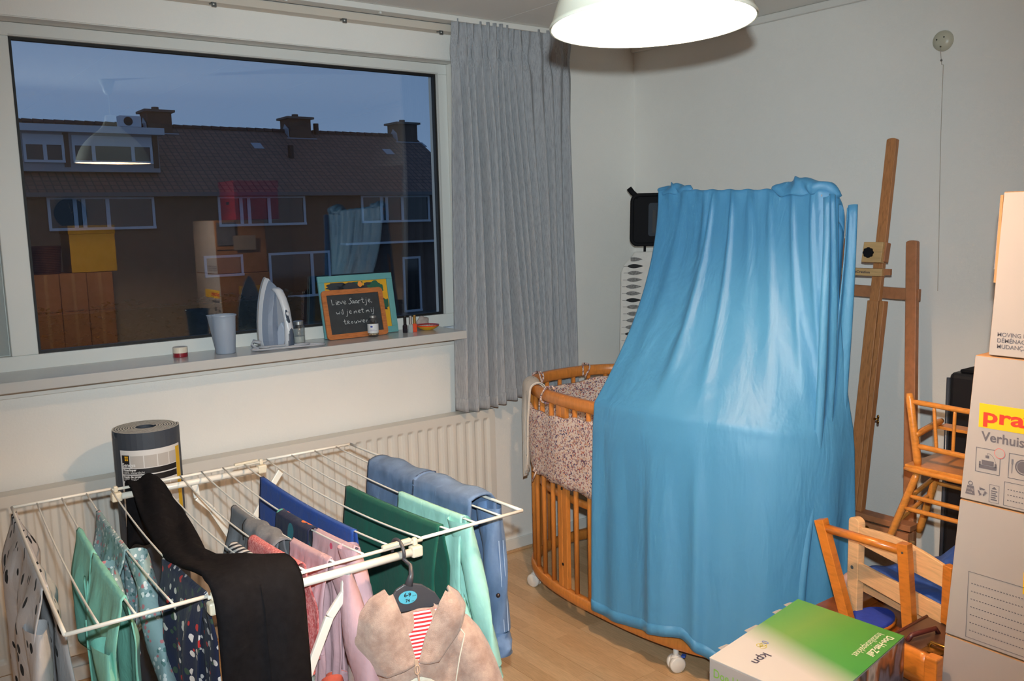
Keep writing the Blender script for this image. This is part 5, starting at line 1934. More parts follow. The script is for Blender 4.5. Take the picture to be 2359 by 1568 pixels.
blob(gr, 0.285, 0.065, 0.008, 0.022, 0.0064)
blob(gr, 0.31, 0.13, 0.024, 0.018, 0.0064)
gr.build('print_green_leaves', pm('print_green', (34, 92, 70), 0.6), pf)
orr = MB()
blob(orr, 0.195, 0.222, 0.011, 0.012, 0.0069, j=0.08)
orr.build('print_orange_fruit', pm('print_orange', (236, 148, 62), 0.6), pf)

SPt, sux, suy, snn = leaner(-1.806, 0, -0.018, 0.026, 0.19)
SW, SH = 0.286, 0.208
sl = thing('chalk_slate', (-1.62, -0.015, ZS), 'small wood-framed chalk slate with handwritten message before the picture frame', 'chalkboard')
M_slw = wood('slate_frame_wood', (182, 108, 56), 0.7, (4, 30, 30), 8, 0.5)
def rrect(a0, b0, a1, b1, r_, n=6):
    pts = []
    for cx, cy, st in ((a1 - r_, b0 + r_, -PI / 2), (a1 - r_, b1 - r_, 0), (a0 + r_, b1 - r_, PI / 2), (a0 + r_, b0 + r_, PI)):
        for k in range(n):
            t_ = st + PI / 2 * k / (n - 1)
            pts.append((cx + r_ * math.cos(t_), cy + r_ * math.sin(t_)))
    return pts
oo, ii = rrect(0, 0, SW, SH, 0.016), rrect(0.021, 0.021, SW - 0.021, SH - 0.021, 0.001)
mb = MB()
N_ = len(oo)
vs = [SPt(a, b, 0) for a, b in oo] + [SPt(a, b, 0.009) for a, b in oo] + [SPt(a, b, 0.009) for a, b in ii] + [SPt(a, b, 0.004) for a, b in ii]
fs = []
for k in range(N_):
    l = (k + 1) % N_
    fs += [(k, l, N_ + l, N_ + k), (N_ + k, N_ + l, 2 * N_ + l, 2 * N_ + k), (2 * N_ + k, 2 * N_ + l, 3 * N_ + l, 3 * N_ + k)]
fs.append(tuple(range(N_ - 1, -1, -1)))
mb.add(vs, fs).build('wooden_frame', M_slw, sl)
mb = MB()
quad(mb, SPt(0, 0, 0.0045), sux, suy, 0.02, 0.02, SW - 0.02, SH - 0.02)
board = mb.build('slate_board', pm('slate_black', (52, 55, 58), 0.85, var=0.18, vscale=30), sl)
STR = {
    'L': [[(.1, 1), (.15, 0), (.3, .05), (.55, .12)]], 'i': [[(.3, .55), (.32, 0), (.45, .05)], [(.32, .75), (.36, .8)]],
    'e': [[(.1, .3), (.55, .35), (.5, .6), (.25, .6), (.12, .25), (.3, 0), (.6, .12)]], 'v': [[(.05, .6), (.3, 0), (.6, .65)]],
    'S': [[(.8, .95), (.55, 1.05), (.4, .8), (.65, .5), (.6, .1), (.3, -.05), (.1, .1)]],
    'a': [[(.55, .5), (.25, .55), (.1, .25), (.3, 0), (.5, .2), (.55, .5), (.6, .05), (.72, 0)]],
    'r': [[(.15, .55), (.2, 0)], [(.19, .35), (.35, .55), (.55, .5)]], 't': [[(.3, .95), (.3, .1), (.45, 0), (.6, .1)], [(.05, .6), (.6, .65)]],
    'j': [[(.4, .6), (.42, -.3), (.2, -.5), (.02, -.35)], [(.45, .8), (.48, .84)]], ',': [[(.2, .1), (.15, -.15)]],
    'w': [[(.02, .55), (.2, 0), (.4, .45), (.58, 0), (.8, .6)]], 'l': [[(.2, 1), (.25, 0)]],
    'm': [[(.05, 0), (.1, .5), (.3, .1), (.4, .5), (.6, .45), (.68, 0)]], 'R': [[(.15, 0), (.15, .6)], [(.1, .6), (.5, .6), (.5, .35), (.17, .3), (.6, 0)]],
    'o': [[(.35, .5), (.1, .3), (.3, 0), (.55, .25), (.35, .5)]], 'u': [[(.08, .5), (.15, .05), (.4, .05), (.5, .5), (.55, 0)]],
    'n': [[(.1, .5), (.13, 0)], [(.13, .35), (.35, .5), (.5, .35), (.55, 0)]], ' ': []}
ch = MB()
def chalk(s, a, b, sz, adv):
    x_ = a
    for c in s:
        for pl in STR[c]:
            pts = [SPt(x_ + px * sz, b + py * sz, 0.0052) for px, py in pl]
            fine = []
            for k in range(len(pts) - 1):
                fine += [pts[k].lerp(pts[k + 1], t_ / 3) for t_ in range(3)]
            fine.append(pts[-1])
            for r_ in range(2):
                fine = [fine[0]] + [(fine[k - 1] + fine[k] * 2 + fine[k + 1]) / 4 for k in range(1, len(fine) - 1)] + [fine[-1]]
            ch.tube(fine, 0.0009, 5)
        x_ += adv * sz * (0.5 if c in 'il, ' else (1.25 if c in 'wm' else 1.0))
chalk('Lieve Saartje,', 0.040, 0.145, 0.024, 0.64)
chalk('wil je met mij', 0.056, 0.103, 0.022, 0.70)
chalk('tRouwen', 0.082, 0.060, 0.022, 0.76)
ch.build('chalk_writing', pm('chalk_white', (222, 222, 220), 0.9), board)

# nail polish
def polish(x, y, capc, capm, bodyc, label, glass=False):
    p = at_sill(x, y)
    t = thing('nail_polish', tuple(p), label, 'nail polish', 'nail polish bottles by the dish')
    mb = MB()
    pts = rrect(-0.0105, -0.008, 0.0105, 0.008, 0.004, 4)
    r_ = Matrix.Rotation(-0.6, 3, 'Z')
    def lv(k, z):
        return [p + r_ @ Vector((a * k, b * k, z)) for a, b in pts]
    L = lv(0.95, 0) + lv(1, 0.003) + lv(1, 0.031) + lv(0.6, 0.037)
    n = len(pts)
    fs = [(i * n + k, i * n + (k + 1) % n, (i + 1) * n + (k + 1) % n, (i + 1) * n + k) for i in range(3) for k in range(n)]
    fs += [tuple(range(n - 1, -1, -1)), tuple(3 * n + k for k in range(n))]
    mb.add(L, fs).build('bottle', bodyc, t, smooth=False)
    MB().lathe([(0.0068, 0.0372), (0.0068, 0.071), (0.006, 0.074), (0.0005, 0.074)], p, 18, capb=True).build('cap', pm(capc[0], capc[1], 0.25, metal=capm), t, smooth=False)
polish(-1.440, -0.030, ('cap_black', (22, 22, 24)), 0, pm('polish_black', (24, 22, 32), 0.1), 'nail polish bottle, all black, beside the painted dish')
polish(-1.420, -0.044, ('cap_silver', (206, 206, 206)), 0.9, pm('polish_clear', (150, 158, 160), 0.1), 'nail polish bottle, clear with silver cap')
polish(-1.395, -0.036, ('cap_gold', (196, 152, 84)), 0.8, pm('polish_orange', (222, 78, 44), 0.12), 'nail polish bottle, orange with gold cap')

p = at_sill(-1.318, -0.018)
dish = thing('painted_dish', tuple(p), 'small yellow and red painted pottery dish on the sill', 'dish')
MB().lathe([(0.022, 0.0), (0.024, 0.001), (0.042, 0.010), (0.051, 0.018)], p, 40, capb=True).build('outside', pm('pottery_yellow', (226, 172, 46), 0.2), dish, smooth=True)
MB().lathe([(0.0512, 0.018), (0.0526, 0.0225), (0.0525, 0.0235)], p, 40).build('orange_band', pm('pottery_orange', (226, 78, 36), 0.2), dish, smooth=True)
MB().lathe([(0.0525, 0.0236), (0.0500, 0.0228), (0.044, 0.018)], p, 40).build('red_rim', pm('pottery_red', (158, 34, 36), 0.2), dish, smooth=True)
MB().lathe([(0.044, 0.018), (0.03, 0.0125), (0.001, 0.012)], p, 40).build('inside', spots('pottery_spots', (216, 210, 204), [(60, 54, 62), (120, 50, 52)], 300.0, 0.5, keep=0.6), dish, smooth=True)
p = at_sill(-1.300, 0.048)
mb = MB().ball(p + Vector((0, 0, 0.028)), 0.028, 10, (1.15, 0.55, 1.0))
random.seed(9)
for v in mb.v:
    d = v - p - Vector((0, 0, 0.028))
    v += d * (0.16 * math.sin(d.x * 160) * math.cos(d.z * 140))
    v.z = max(v.z, ZS + 0.0005)
tag(mb.build('beach_stone', pm('pink_grey_stone', (176, 160, 152), 0.9, var=0.2, vscale=60, bump=0.3, bscale=120), smooth=True), 'rough pinkish-grey stone behind the painted dish', 'stone')
# ------------------------------------------------------------------ stack of moving boxes
M_bw = pm('white_carton', (166, 160, 157), 0.6, var=0.02, vscale=5)
M_kraft = pm('kraft_carton', (170, 128, 88), 0.8, var=0.08, vscale=6)
M_ink = pm('box_ink_grey', (92, 90, 98), 0.7)
M_yel = pm('box_yellow', (232, 186, 22), 0.6)
M_redp = pm('box_red', (226, 58, 40), 0.6)
BXF, BXB, BYE = -1.33, -0.97, -2.93
UXB, UYB = Vector((0, -1, 0)), Vector((0, 0, 1))

def moving_box(z0, z1, y0, y1, label, grp='white moving boxes in the stack', xb=BXB, xf=BXF):
    """y0/y1: window-side edge at the bottom / top"""
    t = thing('moving_box', ((xf + xb) / 2, (y0 + BYE) / 2, z0), label, 'box', grp)
    g = 0.0012
    z0 += g
    z1 -= g
    MB().hexa([(xf, BYE, z0), (xb, BYE, z0), (xb, y0, z0), (xf, y0, z0), (xf, BYE, z1), (xb, BYE, z1), (xb, y1, z1), (xf, y1, z1)]).build('carton', M_kraft, t, bevel=0.003)
    mb = MB()
    mb.add([(xf - 0.0008, BYE + 0.002, z0 + 0.002), (xf - 0.0008, y0 - 0.002, z0 + 0.002), (xf - 0.0008, y1 - 0.002, z1 - 0.002), (xf - 0.0008, BYE + 0.002, z1 - 0.002)], [(0, 1, 2, 3)])
    pr = mb.build('printed_side', M_bw, t)
    mb = MB()
    mb.add([(xf + 0.002, y0 + 0.0006, z0 + 0.002), (xb - 0.002, y0 + 0.0006, z0 + 0.002), (xb - 0.002, y1 + 0.0006, z1 - 0.002), (xf + 0.002, y1 + 0.0006, z1 - 0.002)], [(0, 1, 2, 3)])
    return t, pr

moving_box(0.0, 0.262, -2.375, -2.380, 'lowest white moving box of the stack, on the floor')
moving_box(0.262, 0.611, -2.385, -2.396, 'plain white moving box in the stack under the dash-lined one')
b3, p3 = moving_box(0.611, 0.957, -2.396, -2.417, 'white moving box with printed writing lines, third from the top of the stack')
b2, p2 = moving_box(0.957, 1.304, -2.417, -2.437, 'white moving box with yellow brand panel and packing icons')
b1, p1 = moving_box(1.304, 1.672, -2.466, -2.482, 'topmost white moving box of the stack with small multilingual print')
# loose cardboard flap on the top box
MB().prism([(BXF + 0.004, -2.474, 1.47), (BXF + 0.004, -2.480, 1.664), (BXF + 0.14, -2.480, 1.668), (BXF + 0.14, -2.474, 1.47)], (0, 0.006, 0)).build('flap', M_kraft, b1)
MB().prism([(BXF + 0.012, -2.4665, 1.50), (BXF + 0.012, -2.473, 1.655), (BXF + 0.14, -2.473, 1.655), (BXF + 0.14, -2.4665, 1.50)], (0, 0.003, 0)).build('flap_sleeve', pm('grey_blue_sheet', (110, 118, 136), 0.6), b1)

def bo(y, z):
    return Vector((BXF - 0.0016, y, z))
t = MB()
for k, s in enumerate(('MOVING BOX  -  VERHUISDOOS', 'DÉMÉNAGEMENT  -  UMZUG', 'MUDANÇAS    -  TRASLOCHI')):
    add_text(t, s, bo(-2.484, 1.3505 - 0.0135 * k), UXB, UYB, 0.0130, bold=0.00015)
t.build('lettering', M_ink, p1)
# brand panel
mb = MB()
quad(mb, bo(-2.453, 1.137), UXB, UYB, 0, 0, 0.30, 0.056)
pan = mb.build('brand_panel', M_yel, p2)
t = MB()
add_text(t, 'praxis', bo(-2.461, 1.1515) + Vector((-0.0008, 0, 0)), UXB, UYB, 0.046, bold=0.0012, width=0.165)
t.build('brand_lettering', M_redp, p2)
t = MB()
add_text(t, 'Verhuisdoos', bo(-2.461, 1.1065), UXB, UYB, 0.031, bold=0.0006, width=0.155)
t.build('lettering', M_ink, p2)
ic = MB()
O = bo(-2.450, 1.031)
frame2d(ic, O, UXB, UYB, 0.0, 0.0, 0.055, 0.058, 0.0012)
for q in ((0.008, 0.010, 0.047, 0.018), (0.008, 0.017, 0.012, 0.026), (0.043, 0.017, 0.047, 0.026), (0.014, 0.019, 0.041, 0.030), (0.022, 0.036, 0.030, 0.042), (0.0255, 0.042, 0.0263, 0.047)):
    quad(ic, O, UXB, UYB, *q)
for k in range(12):
    a0, a1 = PI * 0.5 * k / 12, PI * 0.5 * (k + 1) / 12
    poly2d(ic, O, UXB, UYB, [(0.026 + 0.022 * math.sin(a0), 0.012 + 0.036 * math.cos(a0)), (0.026 + 0.022 * math.sin(a1), 0.012 + 0.036 * math.cos(a1)), (0.026 + 0.0212 * math.sin(a1), 0.012 + 0.0352 * math.cos(a1)), (0.026 + 0.0212 * math.sin(a0), 0.012 + 0.0352 * math.cos(a0))])
frame2d(ic, O, UXB, UYB, 0.073, 0.0, 0.130, 0.058, 0.0012)
disc2d(ic, O, UXB, UYB, 0.105, 0.030, 0.018, ring=0.003)
disc2d(ic, O, UXB, UYB, 0.105, 0.030, 0.0135)
for k in (0.0, 0.0016, 0.0032):
    quad(ic, O, UXB, UYB, 0.079 + k, 0.033, 0.0798 + k, 0.045)
quad(ic, O, UXB, UYB, 0.0803, 0.012, 0.0817, 0.034)
# weight, recycling arrows, paper seal, note field
poly2d(ic, O, UXB, UYB, [(-0.020, -0.058), (0.002, -0.058), (-0.001, -0.037), (-0.016, -0.037)])
disc2d(ic, O, UXB, UYB, -0.009, -0.031, 0.0055, ring=0.0018, n=16)
for k in range(3):
    a = 2 * PI * k / 3 + PI / 2
    for (s0, s1) in ((-0.75, 0.45),):
        poly2d(ic, O, UXB, UYB, [(0.018 + r_ * math.cos(a + s), -0.046 + r_ * math.sin(a + s)) for r_, s in ((0.0105, s0), (0.0105, s1), (0.0135, s1), (0.0075, s1 + 0.5), (0.0035, s1), (0.006, s1), (0.006, s0))])
frame2d(ic, O, UXB, UYB, 0.034, -0.066, 0.056, -0.024, 0.0008)
for k in range(5):
    quad(ic, O, UXB, UYB, 0.038, -0.060 + k * 0.005, 0.052 - (k % 2) * 0.003, -0.0575 + k * 0.005)
poly2d(ic, O, UXB, UYB, [(0.039, -0.034), (0.051, -0.034), (0.045, -0.028)])
frame2d(ic, O, UXB, UYB, 0.066, -0.066, 0.24, -0.010, 0.001)
for r_ in range(3):
    for k in range(26):
        quad(ic, O, UXB, UYB, 0.074 + k * 0.0062, -0.028 - r_ * 0.0125, 0.0775 + k * 0.0062, -0.0262 - r_ * 0.0125)
ic.build('icons', M_ink, p2)
rc_ = MB()
disc2d(rc_, bo(-2.450, 1.031) + Vector((-0.0006, 0, 0)), UXB, UYB, 0.053, 0.052, 0.0118, ring=0.0009)
wc = MB()
disc2d(wc, bo(-2.450, 1.031) + Vector((-0.0004, 0, 0)), UXB, UYB, 0.053, 0.052, 0.0120)
wc.build('icon_gap', M_bw, p2)
rc_.build('icon_red_ring', pm('box_red_line', (224, 84, 70), 0.6), p2)
t = MB()
add_text(t, '10 kg', bo(-2.450 + 0.0175, 1.031 - 0.0465) + Vector((-0.0006, 0, 0)), UXB, UYB, 0.0075)
add_text(t, 'max.', bo(-2.450 + 0.0165, 1.031 - 0.0545) + Vector((-0.0006, 0, 0)), UXB, UYB, 0.0075)
t.build('weight_lettering', M_bw, p2)
# writing lines
ln_ = MB()
O = bo(-2.446, 0.622)
frame2d(ln_, O, UXB, UYB, 0.0, 0.0, 0.36, 0.164, 0.0011)
for r_ in range(7):
    for k in range(50):
        quad(ln_, O, UXB, UYB, 0.008 + k * 0.0066, 0.1355 - r_ * 0.0195, 0.0118 + k * 0.0066, 0.1374 - r_ * 0.0195)
ln_.build('writing_lines', M_ink, p3)
mb = MB()
quad(mb, bo(-2.58, 0.77), UXB, UYB, -0.012, 0.0, 0.10, 0.052)
mb.build('yellow_panel', M_yel, p3)
# print on the window-facing ends (seen mirrored in the window)
UXE = Vector((-1, 0, 0))
for pp, z0, yy in ((b2, 0.957, -2.42), (b1, 1.304, -2.468)):
    mb = MB()
    quad(mb, Vector((-1.05, yy + 0.008, z0 + 0.16)), UXE, UYB, 0.0, 0.0, 0.16, 0.10)
    o = mb.build('end_panel', M_yel if pp is b2 else M_bw, pp)

# red storage box standing on the stack
rb = thing('storage_box', (-1.0, -2.70, 1.672), 'red cardboard storage box on top of the moving-box stack', 'box')
M_rb = pm('red_board', (206, 30, 34), 0.6)
MB().box((-1.15, -2.85, 1.6725), (-0.99 + 0.16, -2.55, 1.90)).build('body', M_rb, rb, bevel=0.003)
MB().box((-1.155, -2.855, 1.90), (-0.825, -2.545, 1.945)).build('lid', M_rb, rb, bevel=0.003)
MB().box((-1.1525, -2.72, 1.78), (-1.1502, -2.66, 1.80)).build('handle_slot', M_seal, rb)

# ------------------------------------------------------------------ installation kit box
KA, KB, KC = Vector((-1.847, -2.100, 0)), Vector((-1.415, -2.038, 0)), Vector((-1.398, -2.331, 0))
KD = KA + (KC - KB)
KZ0, KZ1 = 0.440, 0.600
kit = thing('kit_box', tuple(KD + Vector((0, 0, KZ0))), 'green and white installation kit carton with rounded printed gradient on its lid', 'box')
MB().hexa([p + Vector((0, 0, z)) for z in (KZ0, KZ1 - 0.001) for p in (KD, KC, KB, KA)]).build('carton', M_bw, kit, bevel=0.002)
kx, ky = (KB - KA).normalized(), (KC - KB).normalized()
KL, KW = (KB - KA).length, (KC - KB).length

def kit_mat():
    T = NT('kit_lid_print')
    tc = T.n('ShaderNodeTexCoord')
    sep = T.n('ShaderNodeSeparateXYZ')
    T.l(tc.outputs['Generated'], sep.inputs[0])
    def math_(op, a, b):
        n = T.n('ShaderNodeMath', _operation=op)
        for s, v in zip(n.inputs, (a, b)):
            if hasattr(v, 'is_linked'):
                T.l(v, s)
            else:
                s.default_value = v
        return n.outputs[0]
    gx, gy = sep.outputs[0], sep.outputs[1]
    # along the long side, bent so the white corner is rounded
    f = math_('ADD', gx, math_('MULTIPLY', math_('SUBTRACT', gy, 0.5), -0.15))
    white = srgb(206, 198, 190)
    g1, g2, g3 = srgb(112, 150, 50), srgb(82, 144, 50), srgb(58, 138, 58)
    green = T.ramp(gy, [(0.0, g3), (0.45, g2), (0.7, g1), (1.0, g2)])
    wmask = T.ramp(f, [(0.27, BW[0]), (0.50, BW[1])])
    base = T.mix(wmask, white, green)
    bl = math_('MULTIPLY', math_('LESS_THAN', gy, 0.55), 1.0)
    d = T.n('ShaderNodeVectorMath', _operation='DISTANCE')
    T.l(tc.outputs['Generated'], d.inputs[0])
    d.inputs[1].default_value = (0.24, 0.02, 0.5)
    bm_ = T.ramp(d.outputs['Value'], [(0.06, BW[1]), (0.30, BW[0])])
    T.l(T.mix(bm_, base, srgb(120, 190, 226)), T.p.inputs['Base Color'])
    T.p.inputs['Roughness'].default_value = 0.35
    return T.m
# lid with small tabs along its edge
lid = MB()
lid.hexa([p + Vector((0, 0, z)) for z in (KZ1 - 0.0008, KZ1 + 0.0012) for p in (KD, KC, KB, KA)])
lo_ = lid.build('lid', kit_mat(), kit)
tabs = MB()
for f0, f1 in ((0.12, 0.20), (0.40, 0.52), (0.72, 0.80), (0.86, 0.93)):
    a, b = KA.lerp(KB, f0), KA.lerp(KB, f1)
    tabs.prism([a + Vector((0, 0, KZ1)), b + Vector((0, 0, KZ1)), b - ky * 0.008 + Vector((0, 0, KZ1 - 0.002)), a - ky * 0.010 + Vector((0, 0, KZ1 + 0.001))], (0, 0, 0.0012))
tabs.build('lid_tabs', M_bw, kit)
t = MB()
zt = KZ1 + 0.0018
bl_, up2 = -kx, ky
o1 = KA + kx * (KL - 0.030) + ky * (KW - 0.030)
add_text(t, 'Doe-Het-Zelf', o1 + Vector((0, 0, zt)), bl_, up2, 0.026, bold=0.0006, width=0.125)
t.build('lid_title', pm('print_cream', (236, 232, 206), 0.5), lo_)
t = MB()
add_text(t, 'Installatiepakket', o1 - ky * 0.024 + Vector((0, 0, zt)), bl_, up2, 0.026, width=0.150)
t.build('lid_subtitle', pm('print_cream', (236, 232, 206)), lo_)
t = MB()
o2 = KA + kx * 0.115 + ky * 0.082
add_text(t, 'kpn', o2 + Vector((0, 0, zt)), bl_, up2, 0.034, bold=0.0004, width=0.058)
t.build('brand_lettering', pm('kpn_ink', (70, 58, 72), 0.5), lo_)
t = MB()
oc = KA + kx * 0.140 + ky * 0.062 + Vector((0, 0, zt))
for k in range(3):
    disc2d(t, oc, kx, ky, 0.006 * math.cos(k * 2.1), 0.006 * math.sin(k * 2.1), 0.013 - k * 0.002, 0.008, ring=0.002)
t.build('brand_mark', pm('kpn_gold', (206, 188, 70), 0.5), lo_)
t = MB()
disc2d(t, oc + Vector((0, 0, 0.0003)), kx, ky, 0.019, -0.002, 0.006, 0.009, ring=0.0025)
t.build('brand_mark', pm('kpn_blue', (110, 120, 180), 0.5), lo_)
# text on the long side facing left, picture on the front side
nl = Vector((-ky.y * -1, ky.x * -1, 0))
t = MB()
nA = Vector((-1, 0, 0)) * 0.0012
add_text(t, 'Doe-Het-Zelf', KA + nA + ky * 0.012 + Vector((0, 0, KZ1 - 0.042)), ky, (0, 0, 1), 0.030, bold=0.0003, width=0.14)
add_text(t, 'Installatiepakket', KA + nA + ky * 0.012 + Vector((0, 0, KZ1 - 0.072)), ky, (0, 0, 1), 0.026, width=0.17)
t.build('side_lettering', pm('kit_green_ink', (128, 176, 70), 0.5), kit)
def photo_mat():
    T = NT('kit_side_photo')
    ns = T.n('ShaderNodeTexNoise', Scale=14.0, Detail=3.0)
    T.l(T.coord((1, 1, 0.5)), ns.inputs['Vector'])
    T.l(T.ramp(ns.outputs['Fac'], [(0.3, srgb(40, 48, 70)), (0.42, srgb(110, 120, 142)), (0.5, srgb(70, 60, 60)), (0.58, srgb(170, 104, 66)), (0.66, srgb(200, 196, 190)), (0.75, srgb(96, 88, 84))]), T.p.inputs['Base Color'])
    T.p.inputs['Roughness'].default_value = 0.35
    return T.m
mb = MB()
nf_ = Vector((kx.y, -kx.x, 0)) * 0.0012
mb.add([KD + nf_ + Vector((0, 0, KZ0 + 0.004)), KC + nf_ + Vector((0, 0, KZ0 + 0.004)), KC + nf_ + Vector((0, 0, KZ1 - 0.003)), KD + nf_ + Vector((0, 0, KZ1 - 0.003))], [(0, 1, 2, 3)])
mb.build('side_photo', photo_mat(), kit)

# small wooden chair carrying the kit box
M_or = wood('orange_varnished_wood', (206, 122, 44), 0.78, (2, 2, 8), 10, 0.3, 0.3)
ch_ = thing('wooden_chair', (-1.62, -2.20, 0), 'orange varnished wooden chair with curved back, kit carton on its seat', 'chair')
MB().box((-1.86, -2.395, 0.405), (-1.39, -2.03, 0.4385)).build('seat', M_or, ch_, bevel=0.008)
for x_, y_ in ((-1.83, -2.37), (-1.83, -2.06)):
    MB().bar((x_, y_, 0.0), (x_, y_, 0.405), 0.034, 0.034, (1, 0, 0)).build('leg', M_or, ch_, bevel=0.003)
for y_ in (-2.391, -2.045):
    MB().bar((-1.368, y_, 0.0), (-1.368, y_, 0.562), 0.032, 0.034, (1, 0, 0)).build('back_leg', M_or, ch_, bevel=0.004)
bb = MB()
def backr(u, v):
    y_ = lerp(-2.373, -2.063, u)
    return (-1.360 + 0.02 * math.sin(PI * u) , y_, lerp(0.47, 0.556 - 0.012 * u, v))
bb.grid(backr, 16, 4)
bb.build('backrest', M_or, ch_, smooth=True, solid=0.016)

# brown suitcase behind the kit box
sc = thing('suitcase', (-1.21, -2.22, 0), 'dark brown suitcase with brass latch standing behind the kit carton', 'suitcase')
M_sc = pm('brown_leatherette', (84, 60, 48), 0.3, var=0.15, vscale=40, coat=0.3)
MB().box((-1.325, -2.366, 0.012), (-1.02, -2.200, 0.500)).build('shell', M_sc, sc, bevel=0.008, seg=3)
MB().tube([(-1.325, -2.203, 0.499), (-1.02, -2.203, 0.499)], 0.005, 8).build('edge_piping', pm('oxblood_edge', (88, 40, 36), 0.4), sc, smooth=True)
M_brs = pm('old_brass', (150, 112, 52), 0.28, metal=0.9)
l = MB().box((-1.290, -2.345, 0.5003), (-1.205, -2.295, 0.504)).build('latch', M_brs, sc, bevel=0.002)
MB().tube([(-1.215, -2.298, 0.503), (-1.208, -2.302, 0.512), (-1.208, -2.338, 0.512), (-1.215, -2.343, 0.503)], 0.005, 8).build('latch_bar', M_brs, l, smooth=True)
MB().cyl((-1.25, -2.32, 0.504), (-1.25, -2.32, 0.509), 0.007, n=12).build('latch_stud', M_brs, l)
MB().tube([(-1.225, -2.245, 0.499), (-1.215, -2.252, 0.516), (-1.13, -2.272, 0.516), (-1.12, -2.275, 0.499)], 0.0065, 8).build('handle', pm('oxblood_edge', (88, 40, 36)), sc, smooth=True)
for x_ in (-1.30, -1.10):
    MB().box((x_ - 0.02, -2.34, 0.0), (x_ + 0.02, -2.225, 0.012)).build('foot', M_brs, sc)

# ------------------------------------------------------------------ doll push-cart
pc_ = thing('doll_cart', (-0.87, -2.02, 0), 'orange wooden doll push-cart with round handle bar', 'doll cart')
for a, b in (((-1.062, -1.868, 0.700), (-1.062, -1.982, 0.370)), ((-1.062, -2.138, 0.700), (-1.062, -2.172, 0.370))):
    MB().bar(a, b, 0.032, 0.030, (1, 0, 0)).build('handle_post', M_or, pc_, bevel=0.002)
MB().tube([(-1.062, -1.872, 0.676), (-1.062, -2.136, 0.676)], 0.0135, 14).build('handle_bar', M_or, pc_, smooth=True)
MB().cyl((-1.079, -2.141, 0.676), (-1.077, -2.141, 0.676), 0.003, n=8).build('screw', M_clip, pc_)
M_brn = wood('brown_varnished_wood', (150, 78, 28), 0.7, (2, 2, 8), 8, 0.3, 0.3)
MB().box((-1.10, -2.188, 0.345), (-0.62, -1.795, 0.372)).build('base_board', M_brn, pc_, bevel=0.003)
for y_ in (-2.186, -1.916):
    MB().box((-1.05, y_, 0.3725), (-0.62, y_ + 0.014, 0.40)).build('side_board', M_brn, pc_, bevel=0.002)
for x_ in (-1.03, -0.69):
    for y_ in (-2.195, -1.885):
        MB().tube([(x_, y_ - 0.012, 0.10), (x_, y_ + 0.012, 0.10)], 0.10, 24).build('wheel', M_or, pc_)
    MB().cyl((x_, -2.182, 0.10), (x_, -1.898, 0.10), 0.012, n=10).build('axle', M_brn, pc_)
    MB().box((x_ - 0.02, -2.10, 0.105), (x_ + 0.02, -1.98, 0.345)).build('bracket', M_brn, pc_)
# doll bed standing in the cart
M_pine = wood('pale_pine', (234, 186, 134), 0.86, (3, 3, 40), 5, 0.5)
bed = thing('doll_bed', (-0.88, -2.02, 0.373), 'pale pine doll bed with arched headboard and blue bedding', 'doll bed')
B0 = Vector((-0.935, -1.895, 0))
bd = Vector((-0.30, -0.954, 0)).normalized()
bn = Vector((-0.954, 0.30, 0)).normalized()
def bp(a, z, o=0.0):
    return B0 + bd * a + bn * o + Vector((0, 0, z))
def post(a0, a1, o0, zt_):
    pts = [bp(a0, 0.385), bp(a0 + 0.008, 0.374), bp(a1 - 0.008, 0.374), bp(a1, 0.385)]
    for k in range(9):
        t_ = PI * k / 8
        pts.append(bp((a0 + a1) / 2 + (a1 - a0) / 2 * math.cos(t_), zt_ - 0.016 + 0.016 * math.sin(t_)))
    return MB().prism([p + bn * o0 for p in pts], bn * 0.026)
post(0.0, 0.046, -0.012, 0.692).build('post', M_pine, bed, bevel=0.002)
MB().prism([bp(0.375, 0.503, -0.012), bp(0.405, 0.503, -0.012), bp(0.405, 0.67, -0.012), bp(0.375, 0.67, -0.012)], bn * 0.026).build('post', M_or, bed, bevel=0.002)
xs_ = [0.046 + k / 16 * 0.329 for k in range(17)]
arch = [bp(a, 0.665 + 0.020 * math.sin(PI * (a - 0.03) / 0.36)) for a in xs_]
MB().prism([bp(0.046, 0.614), bp(0.375, 0.604)] + list(reversed(arch)), bn * 0.012).build('arched_board', M_pine, bed, bevel=0.002)
MB().prism([bp(0.046, 0.497), bp(0.375, 0.487), bp(0.375, 0.548), bp(0.046, 0.553)], bn * 0.012).build('lower_board', M_pine, bed, bevel=0.002)
q = bp(0.022, 0.53, 0.0142)
MB().tube([q, q + bn * 0.0012], 0.006, 12).build('screw', M_clip, bed)
for a in (0.02, 0.30):
    MB().bar(bp(a, 0.47, -0.012), bp(a, 0.47, -0.36), 0.018, 0.05).build('side_rail', M_pine, bed, bevel=0.002)
    MB().bar(bp(a, 0.374, -0.37), bp(a, 0.50, -0.37), 0.03, 0.024, tuple(bd)).build('post', M_pine, bed, bevel=0.002)
M_bbl = cloth('blue_bedding', (50, 84, 160), 0.15, 25)
def bedding(u, v):
    a = lerp(0.032, 0.378, u)
    o = lerp(-0.016, -0.352, v)
    z = 0.505 + 0.014 * math.sin(PI * u) + 0.010 * math.sin(9 * u + 7 * v) + 0.006 * math.sin(17 * v)
    z += 0.19 * smooth01((v - 0.35) / 0.65) * smooth01((u - 0.05) / 0.6)
    return bp(a, z, o)
MB().grid(bedding, 26, 26).build('bedding', M_bbl, bed, smooth=True, solid=0.02)
MB().prism([bp(0.03, 0.455, -0.013), bp(0.38, 0.455, -0.013), bp(0.38, 0.455, -0.36), bp(0.03, 0.455, -0.36)], (0, 0, 0.02)).build('slat_base', M_pine, bed)
